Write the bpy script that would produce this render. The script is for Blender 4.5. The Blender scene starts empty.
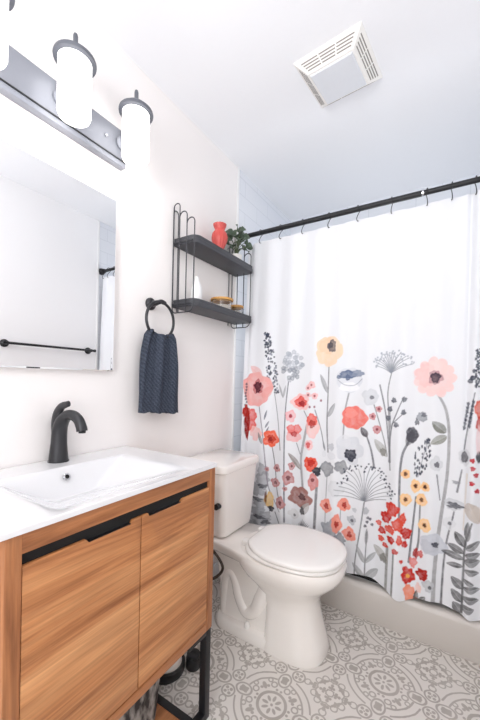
import bpy, bmesh, math, random
import numpy as np
from mathutils import Matrix, Vector

PI = math.pi
scene = bpy.context.scene
COL = scene.collection
random.seed(4)

# ------------------------------------------------------------------ room numbers (metres; Y runs along the vanity wall)
ROOM_W, ROOM_H = 1.4224, 2.44
TUB_Y = 1.7178
BACK_Y = 2.50
FRONT_Y = -0.95


# ------------------------------------------------------------------ materials
def srgb(r, g, b):
    def f(c):
        c /= 255.0
        return c / 12.92 if c <= 0.04045 else ((c + 0.055) / 1.055) ** 2.4
    return (f(r), f(g), f(b), 1.0)


def new_mat(name):
    m = bpy.data.materials.new(name)
    m.use_nodes = True
    nt = m.node_tree
    return m, nt, nt.nodes['Principled BSDF']


def mat(name, col, rough=0.5, metal=0.0, bump=0.0, scale=60.0, vary=0.0, coat=0.0, spec=0.5, stretch=(1, 1, 1)):
    """principled material whose colour and relief come from noise nodes"""
    m, nt, p = new_mat(name)
    L = nt.links
    p.inputs['Base Color'].default_value = col
    p.inputs['Roughness'].default_value = rough
    p.inputs['Metallic'].default_value = metal
    p.inputs['Specular IOR Level'].default_value = spec
    p.inputs['Coat Weight'].default_value = coat
    p.inputs['Coat Roughness'].default_value = 0.08
    tc = nt.nodes.new('ShaderNodeTexCoord')
    mp = nt.nodes.new('ShaderNodeMapping')
    mp.inputs['Scale'].default_value = stretch
    L.new(tc.outputs['Object'], mp.inputs['Vector'])
    nz = nt.nodes.new('ShaderNodeTexNoise')
    nz.inputs['Scale'].default_value = scale
    nz.inputs['Detail'].default_value = 4
    L.new(mp.outputs['Vector'], nz.inputs['Vector'])
    mx = nt.nodes.new('ShaderNodeMix')
    mx.data_type = 'RGBA'
    mx.inputs['A'].default_value = tuple(c * (1 - vary) for c in col[:3]) + (1,)
    mx.inputs['B'].default_value = tuple(min(1, c * (1 + vary)) for c in col[:3]) + (1,)
    L.new(nz.outputs['Fac'], mx.inputs['Factor'])
    L.new(mx.outputs['Result'], p.inputs['Base Color'])
    if bump:
        b = nt.nodes.new('ShaderNodeBump')
        b.inputs['Strength'].default_value = bump
        b.inputs['Distance'].default_value = 0.002
        L.new(nz.outputs['Fac'], b.inputs['Height'])
        L.new(b.outputs['Normal'], p.inputs['Normal'])
    return m


class N:
    """tiny expression builder for shader math nodes"""
    nt = None

    def __init__(self, s):
        self.s = s

    @staticmethod
    def op(kind, *a, clamp=False):
        n = N.nt.nodes.new('ShaderNodeMath')
        n.operation = kind
        n.use_clamp = clamp
        for i, v in enumerate(a):
            if isinstance(v, N):
                N.nt.links.new(v.s, n.inputs[i])
            else:
                n.inputs[i].default_value = float(v)
        return N(n.outputs[0])

    def __add__(self, o): return N.op('ADD', self, o)
    __radd__ = __add__
    def __sub__(self, o): return N.op('SUBTRACT', self, o)
    def __rsub__(self, o): return N.op('SUBTRACT', o, self)
    def __mul__(self, o): return N.op('MULTIPLY', self, o)
    __rmul__ = __mul__
    def __truediv__(self, o): return N.op('DIVIDE', self, o)


def nmax(*a):
    r = a[0]
    for b in a[1:]:
        r = N.op('MAXIMUM', r, b)
    return r


def nmin(a, b): return N.op('MINIMUM', a, b)
def nabs(a): return N.op('ABSOLUTE', a)
def hyp(a, b): return N.op('SQRT', a * a + b * b)


AA = 0.0016
def fill(d): return N.op('MULTIPLY_ADD', d, -1 / AA, 0.5, clamp=True)
def line(d, w): return fill(nabs(d) - w)
def circ(a, b, ca, cb): return hyp(a - ca, b - cb)
def ell(a, b, ca, cb, ra, rb): return (hyp((a - ca) / ra, (b - cb) / rb) - 1.0) * min(ra, rb)


def floor_material():
    """encaustic look tile: rosettes, medallions and leaf lattices repeating every 32 cm"""
    m, nt, p = new_mat('patterned_tile')
    N.nt = nt
    L = nt.links
    tc = nt.nodes.new('ShaderNodeTexCoord')
    nz = nt.nodes.new('ShaderNodeTexNoise')
    nz.inputs['Scale'].default_value = 26
    nz.inputs['Detail'].default_value = 3
    L.new(tc.outputs['Object'], nz.inputs['Vector'])
    sep = nt.nodes.new('ShaderNodeSeparateXYZ')
    L.new(tc.outputs['Object'], sep.inputs[0])
    wob = (N(nz.outputs['Fac']) - 0.5) * 0.006
    P, h = 0.32, 0.16
    u = N.op('PINGPONG', N(sep.outputs['X']) - (0.618 - 3.2) + wob, h)
    v = N.op('PINGPONG', N(sep.outputs['Y']) - (1.072 - 3.2) - wob, h)
    a, b = nmax(u, v), nmin(u, v)
    r = hyp(u, v)
    s2 = 0.70711
    pd, qd = (a + b) * s2, (a - b) * s2
    parts = [line(r - 0.0500, 0.0055)]
    # eight petals and a hub
    parts += [fill(ell(a, b, 0.025, 0, 0.012, 0.0055)), fill(ell(pd, qd, 0.025, 0, 0.012, 0.0055)), fill(r - 0.005)]
    # ornaments between the ring and the outer frame
    parts += [line(circ(a, b, 0.077, 0.026) - 0.0105, 0.0028), fill(ell(pd, qd, 0.080, 0, 0.016, 0.008)),
              fill(circ(pd, qd, 0.074, 0.013) - 0.006), line(circ(a, b, 0.088, 0.047) - 0.008, 0.0025), fill(circ(a, b, 0.062, 0.008) - 0.005)]
    # double frame broken by the leaves on the axes
    gate = fill(0.026 - b)
    parts += [line(r - 0.108, 0.0034) * gate, line(r - 0.134, 0.0032) * fill(0.040 - b)]
    # leaf on each axis
    parts += [fill(ell(a, b, 0.114, 0, 0.017, 0.012)), fill(ell(a, b, 0.104, 0.008, 0.007, 0.005)), fill(ell(a, b, 0.122, 0.009, 0.007, 0.005)),
              line(ell(a, b, 0.114, 0, 0.030, 0.023), 0.0030)]
    # medallions between the leaves, a pair at each edge
    pm, qm = nabs(a - h), b - 0.038
    qa = nabs(qm)
    parts += [line(hyp(pm, qm) - 0.0235, 0.0032), fill(circ(pm, qa, 0.0082, 0.0082) - 0.0062), fill(hyp(pm, qa) - 0.003)]
    # lattice of leaves at the cell corner
    pc, qc = h - u, h - v
    A, Bq = nmax(pc, qc), nmin(pc, qc)
    for ca, cb, k in ((0.030, 0.030, 1.0), (0.026, 0.0, 0.9), (0.062, 0.0, 1.05)):
        parts += [fill(circ(A, Bq, ca + 0.009 * k, cb) - 0.0068 * k), fill(circ(A, Bq, ca - 0.004 * k, cb + 0.0085 * k) - 0.0062 * k), fill(ell(A, Bq, ca - 0.002, cb, 0.010 * k, 0.005 * k))]
    parts += [line(circ(A, Bq, 0.030, 0.012) - 0.019, 0.0026) , line(circ(A, Bq, 0.05, 0.03) - 0.012, 0.0024)]
    # corner quatrefoil frame towards the medallions
    parts += [line(circ(A, Bq, 0.085, 0.0) - 0.012, 0.0024)]
    msk = nmax(*parts)
    n2 = nt.nodes.new('ShaderNodeTexNoise')
    n2.inputs['Scale'].default_value = 9
    L.new(tc.outputs['Object'], n2.inputs['Vector'])
    mk = msk * (N(n2.outputs['Fac']) * 0.5 + 0.68)
    mx = nt.nodes.new('ShaderNodeMix')
    mx.data_type = 'RGBA'
    mx.inputs['A'].default_value = srgb(228, 224, 219)
    mx.inputs['B'].default_value = srgb(176, 170, 163)
    L.new(mk.s, mx.inputs['Factor'])
    L.new(mx.outputs['Result'], p.inputs['Base Color'])
    p.inputs['Roughness'].default_value = 0.42
    return m


def wood_material(name, axis, light=(218, 159, 108), mid=(188, 125, 77), dark=(138, 82, 45), seed=0.0):
    """striped timber, grain running along the given axis"""
    m, nt, p = new_mat(name)
    L = nt.links
    tc = nt.nodes.new('ShaderNodeTexCoord')
    mp = nt.nodes.new('ShaderNodeMapping')
    sc = [1.0, 1.0, 1.0]
    sc[axis] = 0.075
    mp.inputs['Scale'].default_value = sc
    mp.inputs['Location'].default_value = (seed, seed * 0.7, seed * 1.3)
    L.new(tc.outputs['Object'], mp.inputs['Vector'])
    n1 = nt.nodes.new('ShaderNodeTexNoise')
    n1.inputs['Scale'].default_value = 13
    n1.inputs['Detail'].default_value = 6
    n1.inputs['Roughness'].default_value = 0.66
    n1.inputs['Distortion'].default_value = 0.5
    L.new(mp.outputs['Vector'], n1.inputs['Vector'])
    cr = nt.nodes.new('ShaderNodeValToRGB')
    e = cr.color_ramp.elements
    e[0].position, e[0].color = 0.36, srgb(*dark)
    e[1].position, e[1].color = 0.65, srgb(*light)
    k = e.new(0.47)
    k.color = srgb(*mid)
    k = e.new(0.56)
    k.color = srgb(*[int(0.5 * (i + j)) + 2 for i, j in zip(mid, light)])
    L.new(n1.outputs['Fac'], cr.inputs['Fac'])
    mp2 = nt.nodes.new('ShaderNodeMapping')
    s2 = [1.0, 1.0, 1.0]
    s2[axis] = 0.03
    mp2.inputs['Scale'].default_value = s2
    L.new(tc.outputs['Object'], mp2.inputs['Vector'])
    n2 = nt.nodes.new('ShaderNodeTexNoise')
    n2.inputs['Scale'].default_value = 170
    n2.inputs['Detail'].default_value = 3
    L.new(mp2.outputs['Vector'], n2.inputs['Vector'])
    mx = nt.nodes.new('ShaderNodeMix')
    mx.data_type = 'RGBA'
    mx.blend_type = 'MULTIPLY'
    r2 = nt.nodes.new('ShaderNodeMapRange')
    r2.inputs['From Min'].default_value = 0.35
    r2.inputs['From Max'].default_value = 0.65
    r2.inputs['To Min'].default_value = 0.82
    r2.inputs['To Max'].default_value = 1.06
    L.new(n2.outputs['Fac'], r2.inputs['Value'])
    mx.inputs['Factor'].default_value = 1.0
    L.new(cr.outputs['Color'], mx.inputs['A'])
    L.new(r2.outputs['Result'], mx.inputs['B'])
    L.new(mx.outputs['Result'], p.inputs['Base Color'])
    p.inputs['Roughness'].default_value = 0.5
    b = nt.nodes.new('ShaderNodeBump')
    b.inputs['Strength'].default_value = 0.12
    b.inputs['Distance'].default_value = 0.001
    L.new(n2.outputs['Fac'], b.inputs['Height'])
    L.new(b.outputs['Normal'], p.inputs['Normal'])
    return m


def tile_material(name, uaxis):
    """large pale glazed wall tile with thin joints; uaxis is the horizontal axis of the wall"""
    m, nt, p = new_mat(name)
    L = nt.links
    tc = nt.nodes.new('ShaderNodeTexCoord')
    sp = nt.nodes.new('ShaderNodeSeparateXYZ')
    cb = nt.nodes.new('ShaderNodeCombineXYZ')
    L.new(tc.outputs['Object'], sp.inputs[0])
    L.new(sp.outputs[uaxis], cb.inputs[0])
    L.new(sp.outputs['Z'], cb.inputs[1])
    br = nt.nodes.new('ShaderNodeTexBrick')
    br.inputs['Scale'].default_value = 1.0
    br.inputs['Brick Width'].default_value = 0.30
    br.inputs['Row Height'].default_value = 0.10
    br.inputs['Mortar Size'].default_value = 0.0022
    br.inputs['Color1'].default_value = srgb(232, 235, 240)
    br.inputs['Color2'].default_value = srgb(230, 233, 239)
    br.inputs['Mortar'].default_value = srgb(216, 220, 226)
    L.new(cb.outputs[0], br.inputs['Vector'])
    L.new(br.outputs['Color'], p.inputs['Base Color'])
    p.inputs['Roughness'].default_value = 0.22
    return m


def curtain_material():
    m, nt, p = new_mat('printed_curtain_cloth')
    L = nt.links
    at = nt.nodes.new('ShaderNodeAttribute')
    at.attribute_name = 'print'
    tc = nt.nodes.new('ShaderNodeTexCoord')
    nz = nt.nodes.new('ShaderNodeTexNoise')
    nz.inputs['Scale'].default_value = 420
    L.new(tc.outputs['Object'], nz.inputs['Vector'])
    b = nt.nodes.new('ShaderNodeBump')
    b.inputs['Strength'].default_value = 0.08
    b.inputs['Distance'].default_value = 0.001
    L.new(nz.outputs['Fac'], b.inputs['Height'])
    L.new(b.outputs['Normal'], p.inputs['Normal'])
    L.new(at.outputs['Color'], p.inputs['Base Color'])
    p.inputs['Roughness'].default_value = 0.85
    p.inputs['Specular IOR Level'].default_value = 0.2
    return m


def glass_material(name, col=(1, 1, 1, 1)):
    m, nt, p = new_mat(name)
    p.inputs['Base Color'].default_value = col
    p.inputs['Transmission Weight'].default_value = 1.0
    p.inputs['Roughness'].default_value = 0.05
    p.inputs['IOR'].default_value = 1.45
    return m


def glow_material(name, col, strength):
    m, nt, p = new_mat(name)
    p.inputs['Base Color'].default_value = (0.9, 0.9, 0.9, 1)
    p.inputs['Emission Color'].default_value = col
    p.inputs['Emission Strength'].default_value = strength
    p.inputs['Roughness'].default_value = 0.3
    return m


def towel_material():
    m, nt, p = new_mat('waffle_towel')
    L = nt.links
    tc = nt.nodes.new('ShaderNodeTexCoord')
    mp = nt.nodes.new('ShaderNodeMapping')
    mp.inputs['Scale'].default_value = (0.4, 1, 1)
    L.new(tc.outputs['Object'], mp.inputs['Vector'])
    w1 = nt.nodes.new('ShaderNodeTexWave')
    w1.inputs['Scale'].default_value = 34
    w1.inputs['Distortion'].default_value = 3.0
    w1.inputs['Detail Scale'].default_value = 3
    w1.bands_direction = 'DIAGONAL'
    L.new(mp.outputs['Vector'], w1.inputs['Vector'])
    n = nt.nodes.new('ShaderNodeTexNoise')
    n.inputs['Scale'].default_value = 240
    n.inputs['Detail'].default_value = 3
    L.new(tc.outputs['Object'], n.inputs['Vector'])
    mm = nt.nodes.new('ShaderNodeMath')
    mm.operation = 'MULTIPLY_ADD'
    mm.inputs[1].default_value = 0.25
    L.new(w1.outputs['Fac'], mm.inputs[0])
    L.new(n.outputs['Fac'], mm.inputs[2])
    cr = nt.nodes.new('ShaderNodeValToRGB')
    cr.color_ramp.elements[0].position, cr.color_ramp.elements[0].color = 0.35, srgb(42, 47, 58)
    cr.color_ramp.elements[1].position, cr.color_ramp.elements[1].color = 0.95, srgb(84, 91, 105)
    L.new(mm.outputs[0], cr.inputs['Fac'])
    L.new(cr.outputs['Color'], p.inputs['Base Color'])
    b = nt.nodes.new('ShaderNodeBump')
    b.inputs['Strength'].default_value = 0.6
    b.inputs['Distance'].default_value = 0.003
    L.new(mm.outputs[0], b.inputs['Height'])
    L.new(b.outputs['Normal'], p.inputs['Normal'])
    p.inputs['Roughness'].default_value = 0.95
    p.inputs['Specular IOR Level'].default_value = 0.1
    return m


M = {
    'wall': mat('wall_paint', srgb(243, 239, 237), 0.75, bump=0.03, scale=120, vary=0.008),
    'wall_brightened': mat('wall_paint_brightened', srgb(248, 248, 249), 0.75, bump=0.03, scale=120, vary=0.008),  # same wall paint, lightened to brighten its reflection in the mirror
    'ceiling': mat('ceiling_paint', srgb(243, 244, 247), 0.85, bump=0.03, scale=90, vary=0.008),
    'trim': mat('white_trim', srgb(242, 242, 242), 0.4, vary=0.01),
    'floor': floor_material(),
    'tile_y': tile_material('alcove_tile_side', 'Y'),
    'tile_x': tile_material('alcove_tile_back', 'X'),
    'wood_y': wood_material('door_timber', 1),
    'wood_y2': wood_material('door_timber_second', 1, seed=0.0),
    'wood_z': wood_material('stile_timber', 2, light=(198, 138, 92), mid=(172, 111, 68), dark=(132, 78, 44), seed=2.1),
    'wood_rail': wood_material('rail_timber', 1, light=(198, 136, 88), mid=(172, 111, 68), dark=(134, 80, 44), seed=4.3),
    'wood_gold': wood_material('lid_timber', 1, light=(222, 170, 96), mid=(196, 140, 70), dark=(160, 104, 48), seed=1.0),
    'ceramic': mat('basin_ceramic', srgb(232, 232, 234), 0.12, vary=0.004, coat=0.4),
    'china': mat('toilet_china', srgb(247, 243, 238), 0.1, vary=0.006, scale=4, coat=0.5),
    'seat': mat('seat_plastic', srgb(245, 243, 240), 0.22, vary=0.004),
    'tub': mat('tub_enamel', srgb(210, 204, 198), 0.3, vary=0.01, scale=5),
    'black': mat('black_metal', srgb(34, 35, 38), 0.42, metal=0.2, vary=0.08),
    'bronze': mat('dark_faucet_metal', srgb(58, 58, 61), 0.33, metal=0.55, vary=0.06),
    'shelf': mat('shelf_charcoal', srgb(70, 71, 76), 0.5, metal=0.25, bump=0.1, scale=200, vary=0.08),
    'wire': mat('shelf_wire', srgb(58, 59, 64), 0.4, metal=0.4, vary=0.06),
    'void': mat('dark_recess', srgb(16, 16, 17), 0.8, vary=0.05),
    'fixture': mat('fixture_grey_metal', srgb(140, 143, 152), 0.4, metal=0.3, vary=0.03),
    'cap': mat('shade_cap_metal', srgb(98, 101, 109), 0.45, metal=0.2, vary=0.03),
    'nickel': mat('chrome', srgb(200, 202, 206), 0.15, metal=1.0, vary=0.02),
    'glow': glow_material('opal_glass_lit', (1.0, 0.97, 0.94, 1), 2.6),
    'towel': towel_material(),
    'curtain': curtain_material(),
    'hem_shade': mat('black_hem_shade', srgb(22, 22, 24), 0.7, vary=0.1),  # black of the added sheet that paints the shade below the hem
    'coral': mat('coral_glaze', srgb(206, 84, 78), 0.3, bump=0.1, scale=40, vary=0.18, stretch=(1, 1, 0.2)),
    'leaf': mat('plant_leaf', srgb(74, 92, 72), 0.5, bump=0.2, scale=50, vary=0.4),
    'stem': mat('plant_stem', srgb(92, 104, 74), 0.6, vary=0.2),
    'pot': mat('white_pot', srgb(232, 230, 226), 0.5, vary=0.02),
    'soil': mat('dark_soil', srgb(52, 42, 34), 0.95, bump=0.6, scale=150, vary=0.4),
    'bottle': mat('white_bottle', srgb(240, 240, 240), 0.3, vary=0.01),
    'glass': glass_material('clear_glass'),
    'cotton': mat('cotton_filling', srgb(216, 208, 196), 0.95, bump=0.8, scale=70, vary=0.1),
    'vent': mat('vent_plastic', srgb(242, 240, 236), 0.45, vary=0.01),
    'lens': mat('vent_lens', srgb(224, 227, 232), 0.35, vary=0.02),
    'slot': mat('vent_slot', srgb(140, 134, 131), 0.8, vary=0.1),
    'rubber': mat('black_rubber', srgb(26, 26, 27), 0.45, vary=0.1),
    'whiteplastic': mat('white_plastic', srgb(214, 208, 200), 0.4, vary=0.02),
    'hose': mat('braided_hose', srgb(58, 46, 38), 0.5, bump=0.5, scale=300, vary=0.3),
}
_bm, _bt, _bp = new_mat('mottled_weave')
_tc = _bt.nodes.new('ShaderNodeTexCoord')
_mp = _bt.nodes.new('ShaderNodeMapping')
_mp.inputs['Scale'].default_value = (1, 1, 0.4)
_mp.inputs['Rotation'].default_value = (0.5, 0.3, 0.0)
_nz = _bt.nodes.new('ShaderNodeTexNoise')
_nz.inputs['Scale'].default_value = 42
_nz.inputs['Detail'].default_value = 5
_cr = _bt.nodes.new('ShaderNodeValToRGB')
_cr.color_ramp.elements[0].position, _cr.color_ramp.elements[0].color = 0.42, srgb(58, 54, 52)
_cr.color_ramp.elements[1].position, _cr.color_ramp.elements[1].color = 0.60, srgb(168, 162, 156)
_bt.links.new(_tc.outputs['Object'], _mp.inputs['Vector'])
_bt.links.new(_mp.outputs['Vector'], _nz.inputs['Vector'])
_bt.links.new(_nz.outputs['Fac'], _cr.inputs['Fac'])
_bt.links.new(_cr.outputs['Color'], _bp.inputs['Base Color'])
_bp.inputs['Roughness'].default_value = 0.9
M['basket'] = _bm
_mm, _nt, _p = new_mat('mirror_silver')
_p.inputs['Base Color'].default_value = (0.955, 0.962, 0.97, 1)
_p.inputs['Metallic'].default_value = 1.0
_p.inputs['Roughness'].default_value = 0.0
M['mirror'] = _mm


# ------------------------------------------------------------------ mesh builder
class MB:
    def __init__(self):
        self.v, self.f = [], []

    def add(self, vs, fs):
        o = len(self.v)
        self.v += [tuple(float(c) for c in q) for q in vs]
        self.f += [tuple(i + o for i in q) for q in fs]
        return self

    def box(self, x0, x1, y0, y1, z0, z1, bev=0.0, rot=None, piv=None, seg=2):
        bm = bmesh.new()
        bmesh.ops.create_cube(bm, size=1)
        for v in bm.verts:
            v.co = Vector(((x0 + x1) / 2 + v.co.x * (x1 - x0), (y0 + y1) / 2 + v.co.y * (y1 - y0), (z0 + z1) / 2 + v.co.z * (z1 - z0)))
        if bev:
            bmesh.ops.bevel(bm, geom=bm.edges[:], offset=bev, segments=seg, profile=0.5, affect='EDGES')
        return self._bm(bm, rot, piv)

    def _bm(self, bm, rot=None, piv=None):
        bm.verts.index_update()
        vs = [v.co.copy() for v in bm.verts]
        if rot is not None:
            pv = Vector(piv or (0, 0, 0))
            vs = [rot @ (q - pv) + pv for q in vs]
        fs = [tuple(v.index for v in f.verts) for f in bm.faces]
        bm.free()
        return self.add(vs, fs)

    def loft(self, rings, cap0=True, cap1=True, closed=True):
        n = len(rings[0])
        vs = [q for r in rings for q in r]
        fs = []
        for i in range(len(rings) - 1):
            for j in range(n if closed else n - 1):
                k = (j + 1) % n
                fs.append((i * n + j, i * n + k, (i + 1) * n + k, (i + 1) * n + j))
        if cap0:
            fs.append(tuple(range(n - 1, -1, -1)))
        if cap1:
            fs.append(tuple((len(rings) - 1) * n + j for j in range(n)))
        return self.add(vs, fs)

    def lathe(self, prof, c=(0, 0, 0), axis='z', n=32, cap0=True, cap1=True):
        """prof: list of (radius, height) around the axis through c"""
        rings = []
        for r, z in prof:
            ring = []
            for j in range(n):
                t = 2 * PI * j / n
                a, b = r * math.cos(t), r * math.sin(t)
                q = {'z': (a, b, z), 'x': (z, a, b), 'y': (b, z, a)}[axis]
                ring.append((c[0] + q[0], c[1] + q[1], c[2] + q[2]))
            rings.append(ring)
        return self.loft(rings, cap0, cap1)

    def tube(self, pts, rad, n=10, cap=True, closed=False, flat=None):
        """sweep a circle (or an ellipse: flat = (side, up) factors) along points; rad is a number or one per point"""
        P = [Vector(q) for q in pts]
        m = len(P)
        R = rad if isinstance(rad, (list, tuple)) else [rad] * m
        T = []
        for i in range(m):
            if closed:
                d = P[(i + 1) % m] - P[i - 1]
            else:
                d = P[min(i + 1, m - 1)] - P[max(i - 1, 0)]
            T.append(d.normalized())
        up = Vector((0, 0, 1)) if abs(T[0].z) < 0.9 else Vector((0, 1, 0))
        nrm = (up - T[0] * up.dot(T[0])).normalized()
        rings = []
        for i in range(m):
            nrm = (nrm - T[i] * nrm.dot(T[i])).normalized()
            bi = T[i].cross(nrm)
            fx, fy = flat if flat else (1, 1)
            rings.append([P[i] + (bi * math.cos(2 * PI * j / n) * fx + nrm * math.sin(2 * PI * j / n) * fy) * R[i] for j in range(n)])
        if closed:
            rings.append(rings[0])
        return self.loft(rings, cap and not closed, cap and not closed)

    def prism(self, outline, axis, a, b, bev=0.0):
        """extrude a closed 2-D outline: axis 'z' -> (x, y), 'x' -> (y, z), 'y' -> (x, z)"""
        def put(q, h):
            return {'z': (q[0], q[1], h), 'x': (h, q[0], q[1]), 'y': (q[0], h, q[1])}[axis]
        bm = bmesh.new()
        lo = [bm.verts.new(put(q, a)) for q in outline]
        hi = [bm.verts.new(put(q, b)) for q in outline]
        n = len(outline)
        bm.faces.new(lo[::-1])
        bm.faces.new(hi)
        for i in range(n):
            bm.faces.new((lo[i], lo[(i + 1) % n], hi[(i + 1) % n], hi[i]))
        bmesh.ops.recalc_face_normals(bm, faces=bm.faces[:])
        if bev:
            ed = [e for e in bm.edges if (e.verts[0] in lo) == (e.verts[1] in lo)]
            bmesh.ops.bevel(bm, geom=ed, offset=bev, segments=3, profile=0.5, affect='EDGES')
        return self._bm(bm)

    def build(self, name, m, parent=None, smooth=40, origin=None):
        me = bpy.data.meshes.new(name)
        org = Vector(origin) if origin else Vector((0, 0, 0))
        me.from_pydata([tuple(Vector(q) - org) for q in self.v], [], self.f)
        bm = bmesh.new()
        bm.from_mesh(me)
        bmesh.ops.recalc_face_normals(bm, faces=bm.faces[:])
        bm.to_mesh(me)
        bm.free()
        if smooth:
            me.polygons.foreach_set('use_smooth', [True] * len(me.polygons))
            me.set_sharp_from_angle(angle=math.radians(smooth))
        me.materials.append(M[m] if isinstance(m, str) else m)
        o = bpy.data.objects.new(name, me)
        COL.objects.link(o)
        if parent is not None:
            o.parent = parent
            w = Vector((0, 0, 0))
            q = parent
            while q is not None:
                w += q.location
                q = q.parent
            o.location = org - w
        else:
            o.location = org
        return o


def tag(o, label, cat, group=None, kind=None):
    o['label'] = label
    o['category'] = cat
    if group:
        o['group'] = group
    if kind:
        o['kind'] = kind
    return o


def struct(o):
    o['kind'] = 'structure'
    return o


def thing(name, label, cat, loc=(0, 0, 0), group=None):
    o = bpy.data.objects.new(name, None)
    o.empty_display_size = 0.05
    o.location = loc
    COL.objects.link(o)
    return tag(o, label, cat, group)


def arc(c, r, a0, a1, n, plane='yz', x=0.0):
    out = []
    for i in range(n + 1):
        t = a0 + (a1 - a0) * i / n
        p, q = c[0] + r * math.cos(t), c[1] + r * math.sin(t)
        out.append({'yz': (x, p, q), 'xz': (p, x, q), 'xy': (p, q, x)}[plane])
    return out


def smooth_path(pts, n=6):
    """Catmull-Rom through the points"""
    P = [Vector(p) for p in pts]
    out = []
    for i in range(len(P) - 1):
        p0, p1, p2, p3 = P[max(i - 1, 0)], P[i], P[i + 1], P[min(i + 2, len(P) - 1)]
        for k in range(n):
            t = k / n
            out.append(0.5 * ((2 * p1) + (p2 - p0) * t + (2 * p0 - 5 * p1 + 4 * p2 - p3) * t * t + (3 * p1 - p0 - 3 * p2 + p3) * t ** 3))
    out.append(P[-1])
    return out


def lerp_list(vals, m):
    k = len(vals) - 1
    out = []
    for i in range(m):
        t = i / (m - 1) * k
        j = min(int(t), k - 1)
        out.append(vals[j] + (vals[j + 1] - vals[j]) * (t - j))
    return out


# ================================================================== THE ROOM
def slab(name, x0, x1, y0, y1, z0, z1, m):
    return struct(MB().box(x0, x1, y0, y1, z0, z1).build(name, m, smooth=0))


slab('floor', -0.1, ROOM_W + 0.1, FRONT_Y - 1.2, BACK_Y + 0.1, -0.1, 0.0, 'floor')
slab('ceiling', -0.1, ROOM_W + 0.1, FRONT_Y - 0.1, BACK_Y + 0.1, ROOM_H, ROOM_H + 0.1, 'ceiling')
slab('wall_left', -0.1, 0.0, FRONT_Y - 0.1, TUB_Y, 0.0, ROOM_H, 'wall')
slab('wall_right', ROOM_W, ROOM_W + 0.1, FRONT_Y - 0.1, TUB_Y, 0.0, ROOM_H, 'wall_brightened')
slab('wall_alcove_left', -0.1, 0.0, TUB_Y, BACK_Y, 0.0, ROOM_H, 'tile_y')
slab('wall_alcove_right', ROOM_W, ROOM_W + 0.1, TUB_Y, BACK_Y, 0.0, ROOM_H, 'tile_y')
slab('wall_back', -0.1, ROOM_W + 0.1, BACK_Y, BACK_Y + 0.1, 0.0, ROOM_H, 'tile_x')
# wall behind the camera, with the doorway one enters by
wf = MB()
wf.box(-0.1, 0.50, FRONT_Y - 0.1, FRONT_Y, 0, ROOM_H)
wf.box(1.32, ROOM_W + 0.1, FRONT_Y - 0.1, FRONT_Y, 0, ROOM_H)
wf.box(0.50, 1.32, FRONT_Y - 0.1, FRONT_Y, 2.05, ROOM_H)
struct(wf.build('wall_front', 'wall', smooth=0))
# slim tile edge where paint meets the tiled alcove
struct(MB().box(0.0, 0.006, TUB_Y - 0.012, TUB_Y + 0.006, 0.17, ROOM_H, 0.002).build('trim_1', 'trim'))
struct(MB().box(ROOM_W - 0.006, ROOM_W, TUB_Y - 0.012, TUB_Y + 0.006, 0.17, ROOM_H, 0.002).build('trim_2', 'trim'))
struct(MB().box(0.0, 0.012, FRONT_Y, TUB_Y - 0.012, 0.0, 0.09, 0.003).build('baseboard_left', 'trim'))
struct(MB().box(ROOM_W - 0.012, ROOM_W, FRONT_Y, TUB_Y - 0.012, 0.0, 0.09, 0.003).build('baseboard_right', 'trim'))

# ================================================================== SHOWER BASE
sb = MB()
outer = lambda x: TUB_Y - 0.0141 * x
prof = [(0.0, 0.0), (-0.004, 0.02), (-0.012, 0.09), (-0.016, 0.150), (-0.010, 0.168), (0.006, 0.175), (0.05, 0.175), (0.062, 0.165), (0.068, 0.06), (0.10, 0.04), (0.76, 0.03), (0.775, 0.12), (0.78, 0.12)]
xs = np.linspace(0.001, ROOM_W - 0.001, 9)
rings = [[(x, outer(x) + a, b) for a, b in prof] + [(x, outer(x) + 0.78, 0.0)] for x in xs]
sb.loft(rings, True, True)
tub = sb.build('shower_tub', 'tub', smooth=50)
tag(tub, 'low white shower tub along the back, floral curtain hanging over its front', 'bathtub')

# ================================================================== CURTAIN ROD, HOOKS
ROD_Y, ROD_Z = 1.7444, 2.0274
rod = thing('curtain_rod', 'black metal rod across the ceiling end carrying the floral shower curtain', 'curtain rod', (0.0, ROD_Y, ROD_Z))
MB().tube([(0.006, ROD_Y, ROD_Z), (1.0, ROD_Y, ROD_Z)], 0.0135, 16).build('outer_tube', 'black', rod)
MB().tube([(1.0, ROD_Y, ROD_Z), (ROOM_W - 0.006, ROD_Y, ROD_Z)], 0.0120, 16).build('inner_tube', 'black', rod)
MB().lathe([(0.0142, 0.994), (0.0142, 1.003)], (0, ROD_Y, ROD_Z), 'x', 20).build('joint_ring', 'nickel', rod)['label'] = 'pale ring at the rod joint'
for x0, s in ((0.0, 1), (ROOM_W, -1)):
    MB().lathe([(0.027, x0 + s * 0.0005), (0.027, x0 + s * 0.014), (0.021, x0 + s * 0.026), (0.018, x0 + s * 0.045)], (0, ROD_Y, ROD_Z), 'x', 24).build('end_flange', 'black', rod)

HOOK_X = [0.152, 0.2825, 0.416, 0.564, 0.7125, 0.868, 1.015, 1.111, 1.198, 1.245, 1.318, 1.385]
CURT_TOP = 1.977


def make_hook():
    pts = arc((0.0, ROD_Z), 0.0165, PI * 1.25, -0.35 * PI, 14, 'yz')
    pts = [(0, ROD_Y + q[1], q[2]) for q in pts]
    tail = [(0.0, ROD_Y - 0.004, ROD_Z - 0.030), (0.0, ROD_Y - 0.012, ROD_Z - 0.043), (0.0, ROD_Y - 0.016, ROD_Z - 0.056), (0.0, ROD_Y - 0.009, ROD_Z - 0.064), (0.0, ROD_Y + 0.001, ROD_Z - 0.060)]
    path = smooth_path(pts + tail, 4)
    return MB().tube(path, 0.0019, 8).build('curtain_hook', 'black', None, origin=(0, ROD_Y, ROD_Z))


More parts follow.
